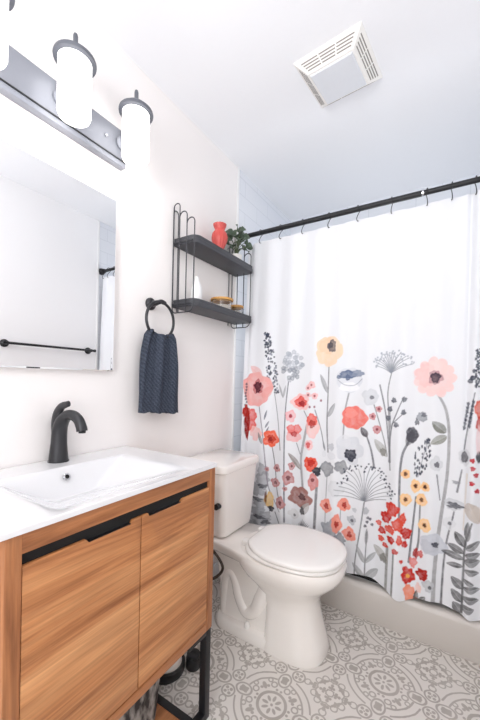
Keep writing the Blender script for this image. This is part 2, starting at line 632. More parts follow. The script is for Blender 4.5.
words = ['first', 'second', 'third', 'fourth', 'fifth', 'sixth', 'seventh', 'eighth', 'ninth', 'tenth', 'eleventh', 'twelfth']
hook = make_hook()
for i, x in enumerate(HOOK_X):
    o = hook if i == 0 else hook.copy()
    if i:
        COL.objects.link(o)
    o.location = (x, ROD_Y, ROD_Z)
    o.rotation_euler = (0, 0, random.uniform(-0.3, 0.3))
    tag(o, 'black wire hook on the curtain rod, %s counting from the shelf end' % words[i], 'curtain hook', 'black hooks along the curtain rod')

# ================================================================== PRINTED SHOWER CURTAIN
def fold_y(X, Z):
    """depth of the hanging curtain: it leaves the rod, passes outside the shower curb and carries loose pleats"""
    base = 1.744 + (Z - 1.98) * 0.0262
    t = np.clip((2.0 - Z) / 1.8, 0, 1)
    pl = 0.0105 * np.cos(2 * np.pi * (X - 0.152) / 0.139 + 0.6 * np.sin(3.1 * X + 1.2 * Z))
    pl = pl + 0.002 * np.cos(2 * np.pi * X / 0.071 + 1.7 + 1.5 * np.sin(2.3 * Z)) * t
    big = -0.030 * np.exp(-((X - 0.955) / 0.05) ** 2) * t ** 2 + 0.012 * np.exp(-((X - 0.82) / 0.06) ** 2) * t ** 2
    crease = 0.020 * np.exp(-((X - 1.188) / 0.012) ** 2) * (0.35 + 0.65 * (1 - t)) - 0.012 * np.exp(-((X - 1.215) / 0.02) ** 2)
    left = 0.018 * np.exp(-((X - 0.085) / 0.016) ** 2)
    return base + pl * (0.55 + 0.45 * t) + big + crease + left


def hem_z(X):
    return 0.193 - 0.026 * np.exp(-((X - 0.955) / 0.045) ** 2) + 0.024 * np.exp(-((X - 0.78) / 0.06) ** 2) + 0.008 * np.exp(-((X - 1.08) / 0.05) ** 2) - 0.014 * np.exp(-((X - 1.24) / 0.05) ** 2)


PAINT = [
('b',222,579,41.3,45.6,(150,153,160),0.55,0,0.3,0,0.3),
('b',190,515,45.0,34.1,(150,153,160),0.55,0,0.3,0,0.3),
('b',210,445,55.7,28.3,(150,153,160),0.55,0,0.3,0,0.3),
('b',188,387,60.0,28.4,(150,153,160),0.55,0,0.3,0,0.3),
('b',207,342,64.6,28.3,(150,153,160),0.55,0,0.3,0,0.3),
('b',245,375,31.4,28.4,(150,153,160),0.55,0,0.3,0,0.3),
('b',166,314,45.0,22.9,(150,153,160),0.55,0,0.3,0,0.3),
('b',220,636,30.2,34.2,(150,153,160),0.55,0,0.3,0,0.3),
('b',224,545,29.1,11.4,(80,82,90),0.7,0,0.3,0,0.3),
('b',193,464,37.5,11.3,(80,82,90),0.7,0,0.3,0,0.3),
('b',206,364,36.1,11.3,(80,82,90),0.7,0,0.3,0,0.3),
('b',251,341,26.9,11.3,(80,82,90),0.7,0,0.3,0,0.3),
('b',167,297,37.5,11.5,(80,82,90),0.7,0,0.3,0,0.3),
('b',625,392,43.3,55.0,(150,155,165),0.7,0,0.3,0,0.3),
('b',664,353,35.3,30.2,(130,134,142),0.7,0,0.3,0,0.3),
('s',[(274,1081),(304,929),(327,764)],3.9,6.2,(120,122,128),0.8),
('s',[(365,1146),(354,990),(354,768),(368,374)],6.2,8.6,(105,105,115),0.8),
('s',[(181,1007),(211,865),(227,751),(254,553),(296,476),(336,422)],7.0,4.7,(140,132,145),0.8),
('s',[(270,777),(294,673),(315,537),(333,487)],5.5,7.0,(105,100,105),0.8),
('s',[(482,918),(460,808),(450,725),(467,584)],15.6,14.0,(160,160,164),0.8),
('s',[(419,812),(443,756)],4.7,4.7,(120,122,128),0.8),
('s',[(459,991),(486,951)],5.8,4.7,(120,122,128),0.8),
('s',[(586,1245),(586,1083),(586,926),(597,788)],7.0,8.6,(130,130,134),0.8),
('s',[(693,1098),(677,1001),(672,859)],7.8,6.2,(150,150,156),0.8),
('s',[(521,1001),(554,897),(574,805)],4.7,5.5,(120,122,128),0.8),
('s',[(784,902),(808,826),(823,744)],6.2,9.4,(100,100,108),0.8),
('s',[(891,1210),(875,1110),(884,978),(895,782)],4.7,7.8,(130,132,136),0.8),
('s',[(838,1142),(869,1000),(888,837),(896,745)],7.0,6.2,(125,125,130),0.8),
('s',[(890,781),(895,932),(920,1019),(943,1081)],7.0,4.7,(120,122,128),0.8),
('s',[(895,923),(887,1016)],3.9,3.9,(120,122,128),0.8),
('s',[(899,961),(945,1012)],4.7,3.9,(120,122,128),0.8),
('s',[(815,1045),(864,880),(880,806)],4.7,5.5,(140,140,142),0.8),
('s',[(1083,1105),(1113,1040),(1127,932),(1124,758),(1106,581),(1094,450),(1086,319),(1084,193)],9.4,15.6,(158,158,160),0.8),
('s',[(1086,754),(1100,646)],5.8,3.9,(120,122,128),0.8),
('s',[(969,880),(947,820),(940,710),(943,521)],10.1,8.6,(98,98,106),0.8),
('s',[(1214,1120),(1188,926),(1180,823)],4.7,5.5,(120,122,128),0.8),
('s',[(1177,789),(1162,692)],5.5,7.8,(110,110,116),0.8),
('s',[(1150,582),(1130,478),(1119,353),(1114,186)],6.2,8.6,(85,85,90),0.8),
('s',[(1007,640),(993,445),(986,345)],7.0,9.4,(88,88,94),0.8),
('s',[(1024,608),(1022,451),(1010,377)],6.2,10.1,(92,92,96),0.8),
('s',[(596,664),(593,462),(595,411)],5.5,3.9,(160,162,166),0.8),
('s',[(672,556),(670,454)],4.7,4.7,(160,162,166),0.8),
('s',[(542,632),(538,500),(535,347)],12.5,14.0,(112,112,116),0.8),
('s',[(785,567),(770,433),(750,280),(749,182)],7.0,5.5,(120,122,126),0.8),
('s',[(785,567),(797,578),(882,600)],5.5,3.1,(120,122,126),0.8),
('s',[(894,381),(893,270),(892,167)],13.3,11.7,(138,138,134),0.8),
('s',[(923,375),(920,176)],7.8,7.8,(112,112,110),0.8),
('s',[(801,428),(796,292),(795,176)],4.7,6.2,(130,132,134),0.8),
('s',[(306,411),(339,356)],6.2,5.5,(90,90,96),0.8),
('s',[(1216,578),(1195,480),(1191,352),(1190,247),(1188,195)],6.2,8.6,(90,92,94),0.8),
('s',[(1195,777),(1191,665),(1187,537)],6.2,4.7,(225,215,205),0.7),
('b',267,1210,6.3,7.3,(130,135,150),0.85,0,0.2,0,0.3),
('b',247,1107,4.9,7.3,(62,68,84),0.85,0,0.2,0,0.3),
('b',250,1114,4.9,4.9,(62,68,84),0.85,0,0.2,0,0.3),
('b',224,1227,4.5,5.0,(130,135,150),0.85,0,0.2,0,0.3),
('b',241,1160,5.9,4.5,(62,68,84),0.85,0,0.2,0,0.3),
('b',204,1383,7.7,4.8,(62,68,84),0.85,0,0.2,0,0.3),
('b',294,1088,5.4,7.2,(62,68,84),0.85,0,0.2,0,0.3),
('b',240,1191,6.3,6.4,(130,135,150),0.85,0,0.2,0,0.3),
('b',258,1117,4.7,4.6,(62,68,84),0.85,0,0.2,0,0.3),
('b',216,1404,6.3,4.1,(62,68,84),0.85,0,0.2,0,0.3),
('b',229,1308,6.4,5.7,(62,68,84),0.85,0,0.2,0,0.3),
('b',256,1259,3.7,7.4,(62,68,84),0.85,0,0.2,0,0.3),
('b',282,1167,4.2,6.7,(62,68,84),0.85,0,0.2,0,0.3),
('b',224,1225,4.0,4.7,(130,135,150),0.85,0,0.2,0,0.3),
('b',242,1358,6.4,7.3,(62,68,84),0.85,0,0.2,0,0.3),
('b',241,1303,5.9,4.4,(130,135,150),0.85,0,0.2,0,0.3),
('b',287,1151,4.3,7.2,(62,68,84),0.85,0,0.2,0,0.3),
('b',244,1308,6.3,5.2,(130,135,150),0.85,0,0.2,0,0.3),
('b',239,1237,4.5,4.7,(62,68,84),0.85,0,0.2,0,0.3),
('b',236,1374,6.7,4.6,(62,68,84),0.85,0,0.2,0,0.3),
('b',275,1085,5.3,4.8,(62,68,84),0.85,0,0.2,0,0.3),
('b',262,1140,5.0,4.2,(130,135,150),0.85,0,0.2,0,0.3),
('b',221,1415,6.9,4.5,(130,135,150),0.85,0,0.2,0,0.3),
('b',278,1098,6.7,4.4,(62,68,84),0.85,0,0.2,0,0.3),
('b',242,1374,4.5,5.6,(130,135,150),0.85,0,0.2,0,0.3),
('b',291,1132,5.9,5.6,(130,135,150),0.85,0,0.2,0,0.3),
('b',235,1260,4.8,4.5,(62,68,84),0.85,0,0.2,0,0.3),
('b',300,1086,6.7,5.7,(62,68,84),0.85,0,0.2,0,0.3),
('b',216,1395,6.9,7.1,(62,68,84),0.85,0,0.2,0,0.3),
('b',280,1154,6.5,6.3,(130,135,150),0.85,0,0.2,0,0.3),
('b',250,1300,4.4,5.7,(130,135,150),0.85,0,0.2,0,0.3),
('b',245,1186,6.3,6.3,(62,68,84),0.85,0,0.2,0,0.3),
('b',222,1422,4.8,6.4,(62,68,84),0.85,0,0.2,0,0.3),
('b',271,1144,6.5,5.2,(62,68,84),0.85,0,0.2,0,0.3),
('b',280,1171,5.3,6.9,(130,135,150),0.85,0,0.2,0,0.3),
('b',287,1188,7.6,5.8,(62,68,84),0.85,0,0.2,0,0.3),
('b',243,1368,6.4,5.7,(62,68,84),0.85,0,0.2,0,0.3),
('b',272,1177,4.5,6.7,(62,68,84),0.85,0,0.2,0,0.3),
('b',251,1195,5.4,6.7,(62,68,84),0.85,0,0.2,0,0.3),
('b',231,1176,4.1,5.6,(62,68,84),0.85,0,0.2,0,0.3),
('b',240,1350,5.5,4.2,(62,68,84),0.85,0,0.2,0,0.3),
('b',211,1348,4.7,5.2,(62,68,84),0.85,0,0.2,0,0.3),
('b',209,1359,6.0,5.4,(62,68,84),0.85,0,0.2,0,0.3),
('b',238,1221,6.3,4.0,(62,68,84),0.85,0,0.2,0,0.3),
('b',231,1329,4.1,6.9,(62,68,84),0.85,0,0.2,0,0.3),
('b',226,1413,4.2,6.0,(62,68,84),0.85,0,0.2,0,0.3),
('b',277,1225,6.8,5.4,(130,135,150),0.85,0,0.2,0,0.3),
('b',247,1203,3.9,6.1,(62,68,84),0.85,0,0.2,0,0.3),
('b',298,1096,6.6,5.2,(130,135,150),0.85,0,0.2,0,0.3),
('b',208,1427,6.5,6.3,(62,68,84),0.85,0,0.2,0,0.3),
('b',276,1208,5.2,5.5,(62,68,84),0.85,0,0.2,0,0.3),
('b',257,1325,4.7,7.3,(130,135,150),0.85,0,0.2,0,0.3),
('b',239,1219,6.5,5.7,(62,68,84),0.85,0,0.2,0,0.3),
('b',260,1315,5.1,5.0,(62,68,84),0.85,0,0.2,0,0.3),
('b',232,1384,5.1,5.1,(130,135,150),0.85,0,0.2,0,0.3),
('b',242,1139,5.1,5.0,(130,135,150),0.85,0,0.2,0,0.3),
('b',246,1155,4.3,4.6,(130,135,150),0.85,0,0.2,0,0.3),
('b',241,1324,5.0,6.3,(62,68,84),0.85,0,0.2,0,0.3),
('b',238,1168,5.8,5.1,(62,68,84),0.85,0,0.2,0,0.3),
('b',229,1309,5.5,5.7,(62,68,84),0.85,0,0.2,0,0.3),
('b',265,1168,3.8,4.9,(62,68,84),0.85,0,0.2,0,0.3),
('b',290,1110,6.2,4.0,(130,135,150),0.85,0,0.2,0,0.3),
('b',247,1278,5.6,6.2,(62,68,84),0.85,0,0.2,0,0.3),
('b',263,1111,5.0,6.9,(62,68,84),0.85,0,0.2,0,0.3),
('b',251,1323,3.7,6.9,(62,68,84),0.85,0,0.2,0,0.3),
('b',233,1276,6.1,7.2,(62,68,84),0.85,0,0.2,0,0.3),
('b',248,1260,5.0,5.2,(62,68,84),0.85,0,0.2,0,0.3),
('b',269,1223,4.0,4.8,(130,135,150),0.85,0,0.2,0,0.3),
('b',273,1152,4.0,6.5,(130,135,150),0.85,0,0.2,0,0.3),
('b',285,1082,4.3,6.9,(62,68,84),0.85,0,0.2,0,0.3),
('b',282,1203,6.5,4.5,(62,68,84),0.85,0,0.2,0,0.3),
('b',252,1108,5.4,5.5,(62,68,84),0.85,0,0.2,0,0.3),
('b',228,1210,4.1,5.4,(62,68,84),0.85,0,0.2,0,0.3),
('b',226,1406,6.3,7.1,(62,68,84),0.85,0,0.2,0,0.3),
('b',234,1276,5.5,5.7,(130,135,150),0.85,0,0.2,0,0.3),
('b',218,1296,6.5,4.6,(62,68,84),0.85,0,0.2,0,0.3),
('b',269,1251,5.6,6.2,(62,68,84),0.85,0,0.2,0,0.3),
('b',237,1234,5.8,5.8,(62,68,84),0.85,0,0.2,0,0.3),
('b',227,1344,6.2,4.7,(130,135,150),0.85,0,0.2,0,0.3),
('b',232,1199,5.7,4.3,(62,68,84),0.85,0,0.2,0,0.3),
('b',238,1220,6.2,5.7,(62,68,84),0.85,0,0.2,0,0.3),
('b',235,1150,5.8,4.2,(62,68,84),0.85,0,0.2,0,0.3),
('b',281,1098,4.9,4.4,(130,135,150),0.85,0,0.2,0,0.3),
('b',274,1196,4.4,6.2,(62,68,84),0.85,0,0.2,0,0.3),
('b',225,1344,5.9,5.3,(62,68,84),0.85,0,0.2,0,0.3),
('b',241,1378,5.5,6.8,(62,68,84),0.85,0,0.2,0,0.3),
('b',266,1132,5.7,6.0,(130,135,150),0.85,0,0.2,0,0.3),
('b',221,1289,4.1,4.8,(62,68,84),0.85,0,0.2,0,0.3),
('b',267,1119,6.2,4.0,(62,68,84),0.85,0,0.2,0,0.3),
('b',274,1119,5.4,5.6,(62,68,84),0.85,0,0.2,0,0.3),
('b',213,1373,5.5,5.4,(130,135,150),0.85,0,0.2,0,0.3),
('b',218,1373,5.0,4.6,(62,68,84),0.85,0,0.2,0,0.3),
('b',232,1344,3.8,7.3,(62,68,84),0.85,0,0.2,0,0.3),
('b',280,1102,6.4,5.6,(130,135,150),0.85,0,0.2,0,0.3),
('b',233,1385,4.6,6.4,(130,135,150),0.85,0,0.2,0,0.3),
('b',216,1370,4.2,4.9,(62,68,84),0.85,0,0.2,0,0.3),
('b',265,1287,4.9,5.1,(62,68,84),0.85,0,0.2,0,0.3),
('b',246,1328,5.7,4.6,(62,68,84),0.85,0,0.2,0,0.3),
('b',283,1194,6.4,5.5,(130,135,150),0.85,0,0.2,0,0.3),
('b',205,1425,7.4,5.5,(62,68,84),0.85,0,0.2,0,0.3),
('b',277,1236,5.7,5.2,(62,68,84),0.85,0,0.2,0,0.3),
('b',238,1401,5.1,7.3,(62,68,84),0.85,0,0.2,0,0.3),
('b',212,1342,5.7,4.3,(62,68,84),0.85,0,0.2,0,0.3),
('b',233,1284,3.8,4.2,(130,135,150),0.85,0,0.2,0,0.3),
('b',230,1364,5.0,5.9,(62,68,84),0.85,0,0.2,0,0.3),
('b',218,1317,5.9,7.3,(62,68,84),0.85,0,0.2,0,0.3),
('b',252,1129,3.6,5.9,(62,68,84),0.85,0,0.2,0,0.3),
('b',244,1228,5.4,6.5,(130,135,150),0.85,0,0.2,0,0.3),
('b',235,1319,6.2,4.8,(62,68,84),0.85,0,0.2,0,0.3),
('b',217,1318,6.8,6.9,(62,68,84),0.85,0,0.2,0,0.3),
('b',208,1382,5.2,4.4,(62,68,84),0.85,0,0.2,0,0.3),
('b',237,1226,3.7,6.5,(62,68,84),0.85,0,0.2,0,0.3),
('b',221,1357,5.2,4.4,(62,68,84),0.85,0,0.2,0,0.3),
('b',249,1317,5.2,7.1,(62,68,84),0.85,0,0.2,0,0.3),
('b',265,1163,5.1,6.8,(62,68,84),0.85,0,0.2,0,0.3),
('b',284,1097,6.6,4.9,(130,135,150),0.85,0,0.2,0,0.3),
('b',222,1293,4.1,4.6,(62,68,84),0.85,0,0.2,0,0.3),
('b',244,1192,3.7,6.7,(62,68,84),0.85,0,0.2,0,0.3),
('b',204,1418,4.9,5.3,(130,135,150),0.85,0,0.2,0,0.3),
('b',277,1098,4.8,5.5,(62,68,84),0.85,0,0.2,0,0.3),
('b',223,1414,12.5,12.8,(62,68,84),0.9,0,0.2,0,0.3),
('b',222,1362,12.5,10.4,(62,68,84),0.8,0,0.2,0,0.3),
('b',384,1224,11.0,12.2,(165,172,182),0.5837677795267395,0,0.15,0,0.9),
('b',406,1295,11.4,12.2,(165,172,182),0.3881188102607724,0,0.15,0,0.9),
('b',363,1238,12.2,12.2,(165,172,182),0.6337737326146156,0,0.15,0,0.9),
('b',330,1205,14.5,12.3,(135,141,152),0.6679102791233578,0,0.15,0,0.9),
('b',410,1201,11.7,12.1,(135,141,152),0.7159966296800744,0,0.15,0,0.9),
('b',349,1218,13.3,12.3,(135,141,152),0.5265698791993538,0,0.15,0,0.9),
('b',389,1312,11.0,12.2,(165,172,182),0.5630404605666076,0,0.15,0,0.9),
('b',429,1245,12.6,12.1,(165,172,182),0.3914252195563284,0,0.15,0,0.9),
('b',398,1282,11.1,12.2,(165,172,182),0.37092451515065816,0,0.15,0,0.9),
('b',396,1234,11.1,12.2,(165,172,182),0.5807962961072468,0,0.15,0,0.9),
('b',328,1223,14.5,12.4,(135,141,152),0.5070871396785677,0,0.15,0,0.9),
('b',394,1190,11.0,12.2,(135,141,152),0.43046256692179,0,0.15,0,0.9),
('b',354,1251,13.0,12.3,(165,172,182),0.6504320555485614,0,0.15,0,0.9),
('b',389,1183,10.9,12.2,(135,141,152),0.44929568712184254,0,0.15,0,0.9),
('b',439,1241,13.0,12.0,(165,172,182),0.6899336697520781,0,0.15,0,0.9),
('b',358,1267,12.7,12.2,(165,172,182),0.4072216604436223,0,0.15,0,0.9),
('b',403,1283,11.3,12.2,(165,172,182),0.36509760348132025,0,0.15,0,0.9),
('b',395,1209,11.1,12.2,(135,141,152),0.6370767095132106,0,0.15,0,0.9),
('b',405,1254,11.4,12.2,(165,172,182),0.6688147179932936,0,0.15,0,0.9),
('b',368,1170,11.7,12.2,(135,141,152),0.6952477530651252,0,0.15,0,0.9),
('b',346,1284,13.6,12.3,(165,172,182),0.5005741378327295,0,0.15,0,0.9),
('b',427,1229,12.5,12.1,(165,172,182),0.5846707034735169,0,0.15,0,0.9),
('b',401,1185,11.2,12.2,(135,141,152),0.47689771556237165,0,0.15,0,0.9),
('b',417,1225,12.0,12.1,(165,172,182),0.5031347081100521,0,0.15,0,0.9),
('b',336,1221,14.2,12.3,(135,141,152),0.5096418692164116,0,0.15,0,0.9),
('b',438,1241,12.9,12.0,(165,172,182),0.719555350943694,0,0.15,0,0.9),
('b',368,1296,11.9,12.2,(165,172,182),0.5646874014932676,0,0.15,0,0.9),
('b',394,1280,11.0,12.2,(165,172,182),0.5874223411683964,0,0.15,0,0.9),
('b',367,1286,12.0,12.2,(165,172,182),0.46366887475965995,0,0.15,0,0.9),
('b',401,1221,11.2,12.2,(135,141,152),0.492346833976162,0,0.15,0,0.9),
('b',338,1267,14.1,12.3,(165,172,182),0.635784031191781,0,0.15,0,0.9),
('b',370,1157,11.5,12.2,(135,141,152),0.4598396239554904,0,0.15,0,0.9),
('b',382,1254,11.1,12.2,(165,172,182),0.6513573917398782,0,0.15,0,0.9),
('b',357,1303,12.8,12.3,(165,172,182),0.7088609199267688,0,0.15,0,0.9),
('b',364,1302,12.2,12.2,(165,172,182),0.6454452651910038,0,0.15,0,0.9),
('b',366,1256,12.0,12.2,(165,172,182),0.5566762152073941,0,0.15,0,0.9),
('b',406,1257,11.4,12.2,(165,172,182),0.7398659103682073,0,0.15,0,0.9),
('b',351,1246,13.3,12.3,(165,172,182),0.35118403038727125,0,0.15,0,0.9),
('b',369,1209,11.7,12.2,(135,141,152),0.6112373785028886,0,0.15,0,0.9),
('b',429,1279,12.5,12.1,(165,172,182),0.5954119244855909,0,0.15,0,0.9),
('b',373,1214,11.4,12.2,(135,141,152),0.6255147304811557,0,0.15,0,0.9),
('b',336,1255,14.2,12.3,(165,172,182),0.49960705712143605,0,0.15,0,0.9),
('b',404,1257,11.3,12.2,(165,172,182),0.47223192393004637,0,0.15,0,0.9),
('b',384,1167,11.0,12.2,(135,141,152),0.7089043168738128,0,0.15,0,0.9),
('b',410,1175,11.7,12.1,(135,141,152),0.6565951144261281,0,0.15,0,0.9),
('b',389,1212,10.9,12.2,(135,141,152),0.576357047636714,0,0.15,0,0.9),
('l',335,1056,302,1133,13.8,(150,153,158),0.75),
('l',335,1056,351,1129,13.8,(165,167,172),0.75),
('b',160,1100,97.5,100.3,(236,170,166),0.85,0,0.12,0,0.4),
('l',203,1049,261,1120,50.6,(234,165,160),0.7),
('l',197,1165,113,1236,55.2,(238,180,176),0.7),
('b',168,1112,37.5,41.1,(190,95,100),0.7,0,0.2,0,0.3),
('b',168,1112,26.2,32.3,(85,35,50),0.9,0,0.25,0,0.3),
('b',84,1127,5.7,7.2,(62,68,84),0.8,0,0.2,0,0.3),
('b',85,1109,5.7,7.2,(62,68,84),0.8,0,0.2,0,0.3),
('b',84,1091,5.6,7.2,(62,68,84),0.8,0,0.2,0,0.3),
('b',81,1073,5.6,7.2,(62,68,84),0.8,0,0.2,0,0.3),
('b',82,1055,5.6,7.2,(62,68,84),0.8,0,0.2,0,0.3),
('b',84,1037,5.6,7.2,(62,68,84),0.8,0,0.2,0,0.3),
('b',89,1019,5.7,7.2,(62,68,84),0.8,0,0.2,0,0.3),
('b',82,1000,5.6,7.2,(62,68,84),0.8,0,0.2,0,0.3),
('b',83,982,5.6,7.2,(62,68,84),0.8,0,0.2,0,0.3),
('b',87,965,5.6,7.2,(62,68,84),0.8,0,0.2,0,0.3),
('b',131,944,34.4,35.6,(226,108,104),0.85,0,0.15,0,0.3),
('b',126,884,34.7,35.5,(226,108,104),0.85,0,0.15,0,0.3),
('b',94,959,25.8,29.9,(226,108,104),0.85,0,0.15,0,0.3),
('b',99,888,19.7,89.1,(150,30,28),0.95,0,0.12,0,0.3),
('b',89,965,19.0,36.0,(175,44,36),0.9,0,0.2,0,0.3),
('b',164,841,45.0,40.9,(240,190,186),0.7,4,0.2,0,0.3),
('l',214,785,181,849,23.0,(120,124,124),0.75),
('l',228,878,248,919,10.1,(80,86,104),0.85),
('l',221,923,235,982,10.1,(80,86,104),0.85),
('l',224,826,249,890,10.1,(80,86,104),0.85),
('b',265,820,48.2,48.4,(238,110,82),0.9,5,0.1,20,0.4),
('b',266,817,24.1,23.9,(205,66,48),0.8,0,0.25,0,0.3),
('b',260,816,11.7,12.6,(150,40,40),0.8,0,0.2,0,0.3),
('b',438,1038,52.8,43.6,(246,188,184),0.65,0,0.15,0,0.3),
('b',438,1038,37.3,30.0,(228,98,92),0.85,4,0.15,0,0.3),
('b',444,1030,18.9,14.1,(165,45,52),0.85,0,0.25,0,0.3),
('b',382,958,28.4,33.1,(242,180,184),0.75,5,0.12,0,0.5),
('b',382,958,8.3,11.0,(170,66,80),0.9,0,0.1,0,0.3),
('b',403,849,41.2,32.9,(240,176,176),0.75,0,0.12,0,0.3),
('b',386,887,20.6,24.8,(232,120,116),0.8,0,0.15,0,0.3),
('b',422,889,23.7,24.6,(232,120,116),0.8,0,0.15,0,0.3),
('b',403,860,17.6,14.3,(190,60,62),0.85,0,0.2,0,0.3),
('b',510,905,35.5,52.9,(246,196,192),0.7,0,0.12,0,0.3),
('b',506,947,28.7,34.4,(232,104,92),0.85,3,0.15,0,0.3),
('b',509,926,15.3,21.2,(170,50,50),0.8,0,0.2,0,0.3),
('b',495,813,22.4,26.4,(246,190,190),0.7,0,0.15,0,0.3),
('b',492,813,11.4,15.9,(215,80,80),0.8,0,0.2,0,0.3),
('b',499,1133,20.0,19.2,(242,186,186),0.75,0,0.15,0,0.3),
('b',499,1133,5.6,6.4,(150,60,70),0.85,0,0.1,0,0.3),
('b',479,1116,15.4,13.4,(242,186,186),0.75,0,0.15,0,0.3),
('b',479,1116,6.2,6.4,(150,60,70),0.85,0,0.1,0,0.3),
('b',481,1079,15.9,13.9,(242,186,186),0.75,0,0.15,0,0.3),
('b',481,1079,6.1,6.4,(150,60,70),0.85,0,0.1,0,0.3),
('b',517,1075,16.0,17.0,(242,186,186),0.75,0,0.15,0,0.3),
('b',517,1075,5.0,6.4,(150,60,70),0.85,0,0.1,0,0.3),
('b',493,1015,5.8,6.4,(140,60,80),0.85,0,0.1,0,0.3),
('b',518,1017,4.9,6.3,(140,60,80),0.85,0,0.1,0,0.3),
('b',549,1052,5.1,6.3,(140,60,80),0.85,0,0.1,0,0.3),
('b',586,1313,72.6,81.4,(246,216,188),0.9,5,0.08,15,0.35),
('b',571,1340,37.7,42.3,(246,204,170),0.5,0,0.2,0,0.3),
('b',599,1339,23.8,32.5,(110,104,108),0.85,0,0.2,0,0.3),
('b',593,1344,12.4,15.7,(80,78,86),0.8,0,0.2,0,0.3),
('l',583,1093,542,1192,23.0,(150,152,156),0.75),
('l',590,969,628,1044,25.3,(150,152,156),0.75),
('b',694,1164,63.4,63.3,(222,225,231),0.8,0,0.06,0,0.5),
('b',695,1128,47.2,22.7,(244,245,248),0.8,0,0.1,0,0.3),
('s',[(640,1162),(674,1138),(721,1139),(756,1170)],3.9,3.9,(165,170,180),0.8),
('b',686,1191,41.7,20.2,(96,112,142),0.85,0,0.2,0,0.4),
('b',734,1197,30.2,17.0,(140,150,170),0.8,0,0.2,0,0.3),
('b',686,1176,11.6,15.2,(90,104,136),0.8,0,0.1,0,0.3),
('b',644,1178,12.2,10.2,(110,122,146),0.8,0,0.1,0,0.3),
('b',724,976,62.5,57.4,(238,128,118),0.9,0,0.1,0,0.3),
('b',706,998,29.1,25.1,(244,158,148),0.6,0,0.2,0,0.3),
('l',789,888,759,933,32.2,(98,94,100),0.9),
('b',797,1083,37.7,41.3,(214,217,222),0.75,4,0.12,45,0.35),
('b',805,1081,9.5,9.2,(110,112,120),0.85,0,0.1,0,0.3),
('b',810,989,15.0,17.0,(205,140,142),0.8,5,0.15,0,0.3),
('b',810,989,5.6,6.8,(130,50,66),0.85,0,0.1,0,0.3),
('b',837,1026,14.1,15.4,(205,140,142),0.8,5,0.15,0,0.3),
('b',837,1026,5.7,6.8,(130,50,66),0.85,0,0.1,0,0.3),
('b',831,927,19.3,21.2,(205,140,142),0.8,5,0.15,0,0.3),
('b',831,927,5.7,6.8,(130,50,66),0.85,0,0.1,0,0.3),
('b',707,812,68.4,70.0,(218,221,227),0.75,5,0.1,0,0.45),
('b',677,854,32.2,30.3,(226,228,233),0.7,0,0.1,0,0.6),
('b',710,787,30.5,30.9,(70,72,84),0.92,5,0.2,0,0.3),
('l',580,790,567,841,11.0,(120,122,128),0.75),
('b',614,817,17.1,18.3,(196,200,206),0.75,0,0.2,0,0.3),
('b',616,771,22.7,18.3,(222,225,230),0.7,0,0.1,0,0.9),
('b',575,774,11.1,15.6,(222,225,230),0.7,0,0.1,0,0.9),
('s',[(886,1201),(930,1226),(980,1244)],3.5,3.1,(140,146,156),0.85),
('b',974,1253,3.6,4.2,(172,178,188),0.8,0,0.1,0,0.3),
('b',972,1243,3.6,4.1,(172,178,188),0.8,0,0.1,0,0.3),
('b',982,1250,3.6,4.1,(172,178,188),0.8,0,0.1,0,0.3),
('s',[(886,1201),(915,1226),(948,1243)],3.5,3.1,(140,146,156),0.85),
('b',950,1241,3.6,4.2,(172,178,188),0.8,0,0.1,0,0.3),
('b',952,1239,3.6,4.2,(172,178,188),0.8,0,0.1,0,0.3),
('b',940,1244,3.7,4.2,(172,178,188),0.8,0,0.1,0,0.3),
('s',[(886,1201),(921,1243),(963,1271)],3.5,3.1,(140,146,156),0.85),
('b',972,1274,3.6,4.2,(172,178,188),0.8,0,0.1,0,0.3),
('b',970,1268,3.6,4.1,(172,178,188),0.8,0,0.1,0,0.3),
('b',971,1276,3.6,4.2,(172,178,188),0.8,0,0.1,0,0.3),
('s',[(886,1201),(915,1248),(950,1278)],3.5,3.1,(140,146,156),0.85),
('b',957,1279,3.6,4.2,(172,178,188),0.8,0,0.1,0,0.3),
('b',942,1284,3.7,4.2,(172,178,188),0.8,0,0.1,0,0.3),
('b',943,1286,3.7,4.2,(172,178,188),0.8,0,0.1,0,0.3),
('s',[(886,1201),(905,1242),(928,1268)],3.5,3.1,(140,146,156),0.85),
('b',930,1276,3.8,4.2,(172,178,188),0.8,0,0.1,0,0.3),
('b',934,1264,3.8,4.2,(172,178,188),0.8,0,0.1,0,0.3),
('b',935,1262,3.8,4.2,(172,178,188),0.8,0,0.1,0,0.3),
('s',[(886,1201),(905,1259),(929,1297)],3.5,3.1,(140,146,156),0.85),
('b',938,1289,3.8,4.2,(172,178,188),0.8,0,0.1,0,0.3),
('b',932,1289,3.8,4.2,(172,178,188),0.8,0,0.1,0,0.3),
('b',920,1305,3.9,4.2,(172,178,188),0.8,0,0.1,0,0.3),
('s',[(886,1201),(896,1246),(908,1275)],3.5,3.1,(140,146,156),0.85),
('b',902,1278,4.1,4.2,(172,178,188),0.8,0,0.1,0,0.3),
('b',908,1272,4.1,4.2,(172,178,188),0.8,0,0.1,0,0.3),
('b',914,1283,4.0,4.2,(172,178,188),0.8,0,0.1,0,0.3),
('s',[(886,1201),(892,1257),(900,1294)],3.5,3.1,(140,146,156),0.85),
('b',901,1296,4.1,4.3,(172,178,188),0.8,0,0.1,0,0.3),
('b',892,1293,4.1,4.3,(172,178,188),0.8,0,0.1,0,0.3),
('b',898,1291,4.1,4.3,(172,178,188),0.8,0,0.1,0,0.3),
('s',[(886,1201),(887,1260),(888,1300)],3.5,3.1,(140,146,156),0.85),
('b',899,1291,4.1,4.3,(172,178,188),0.8,0,0.1,0,0.3),
('b',878,1296,4.1,4.3,(172,178,188),0.8,0,0.1,0,0.3),
('b',893,1304,4.1,4.3,(172,178,188),0.8,0,0.1,0,0.3),
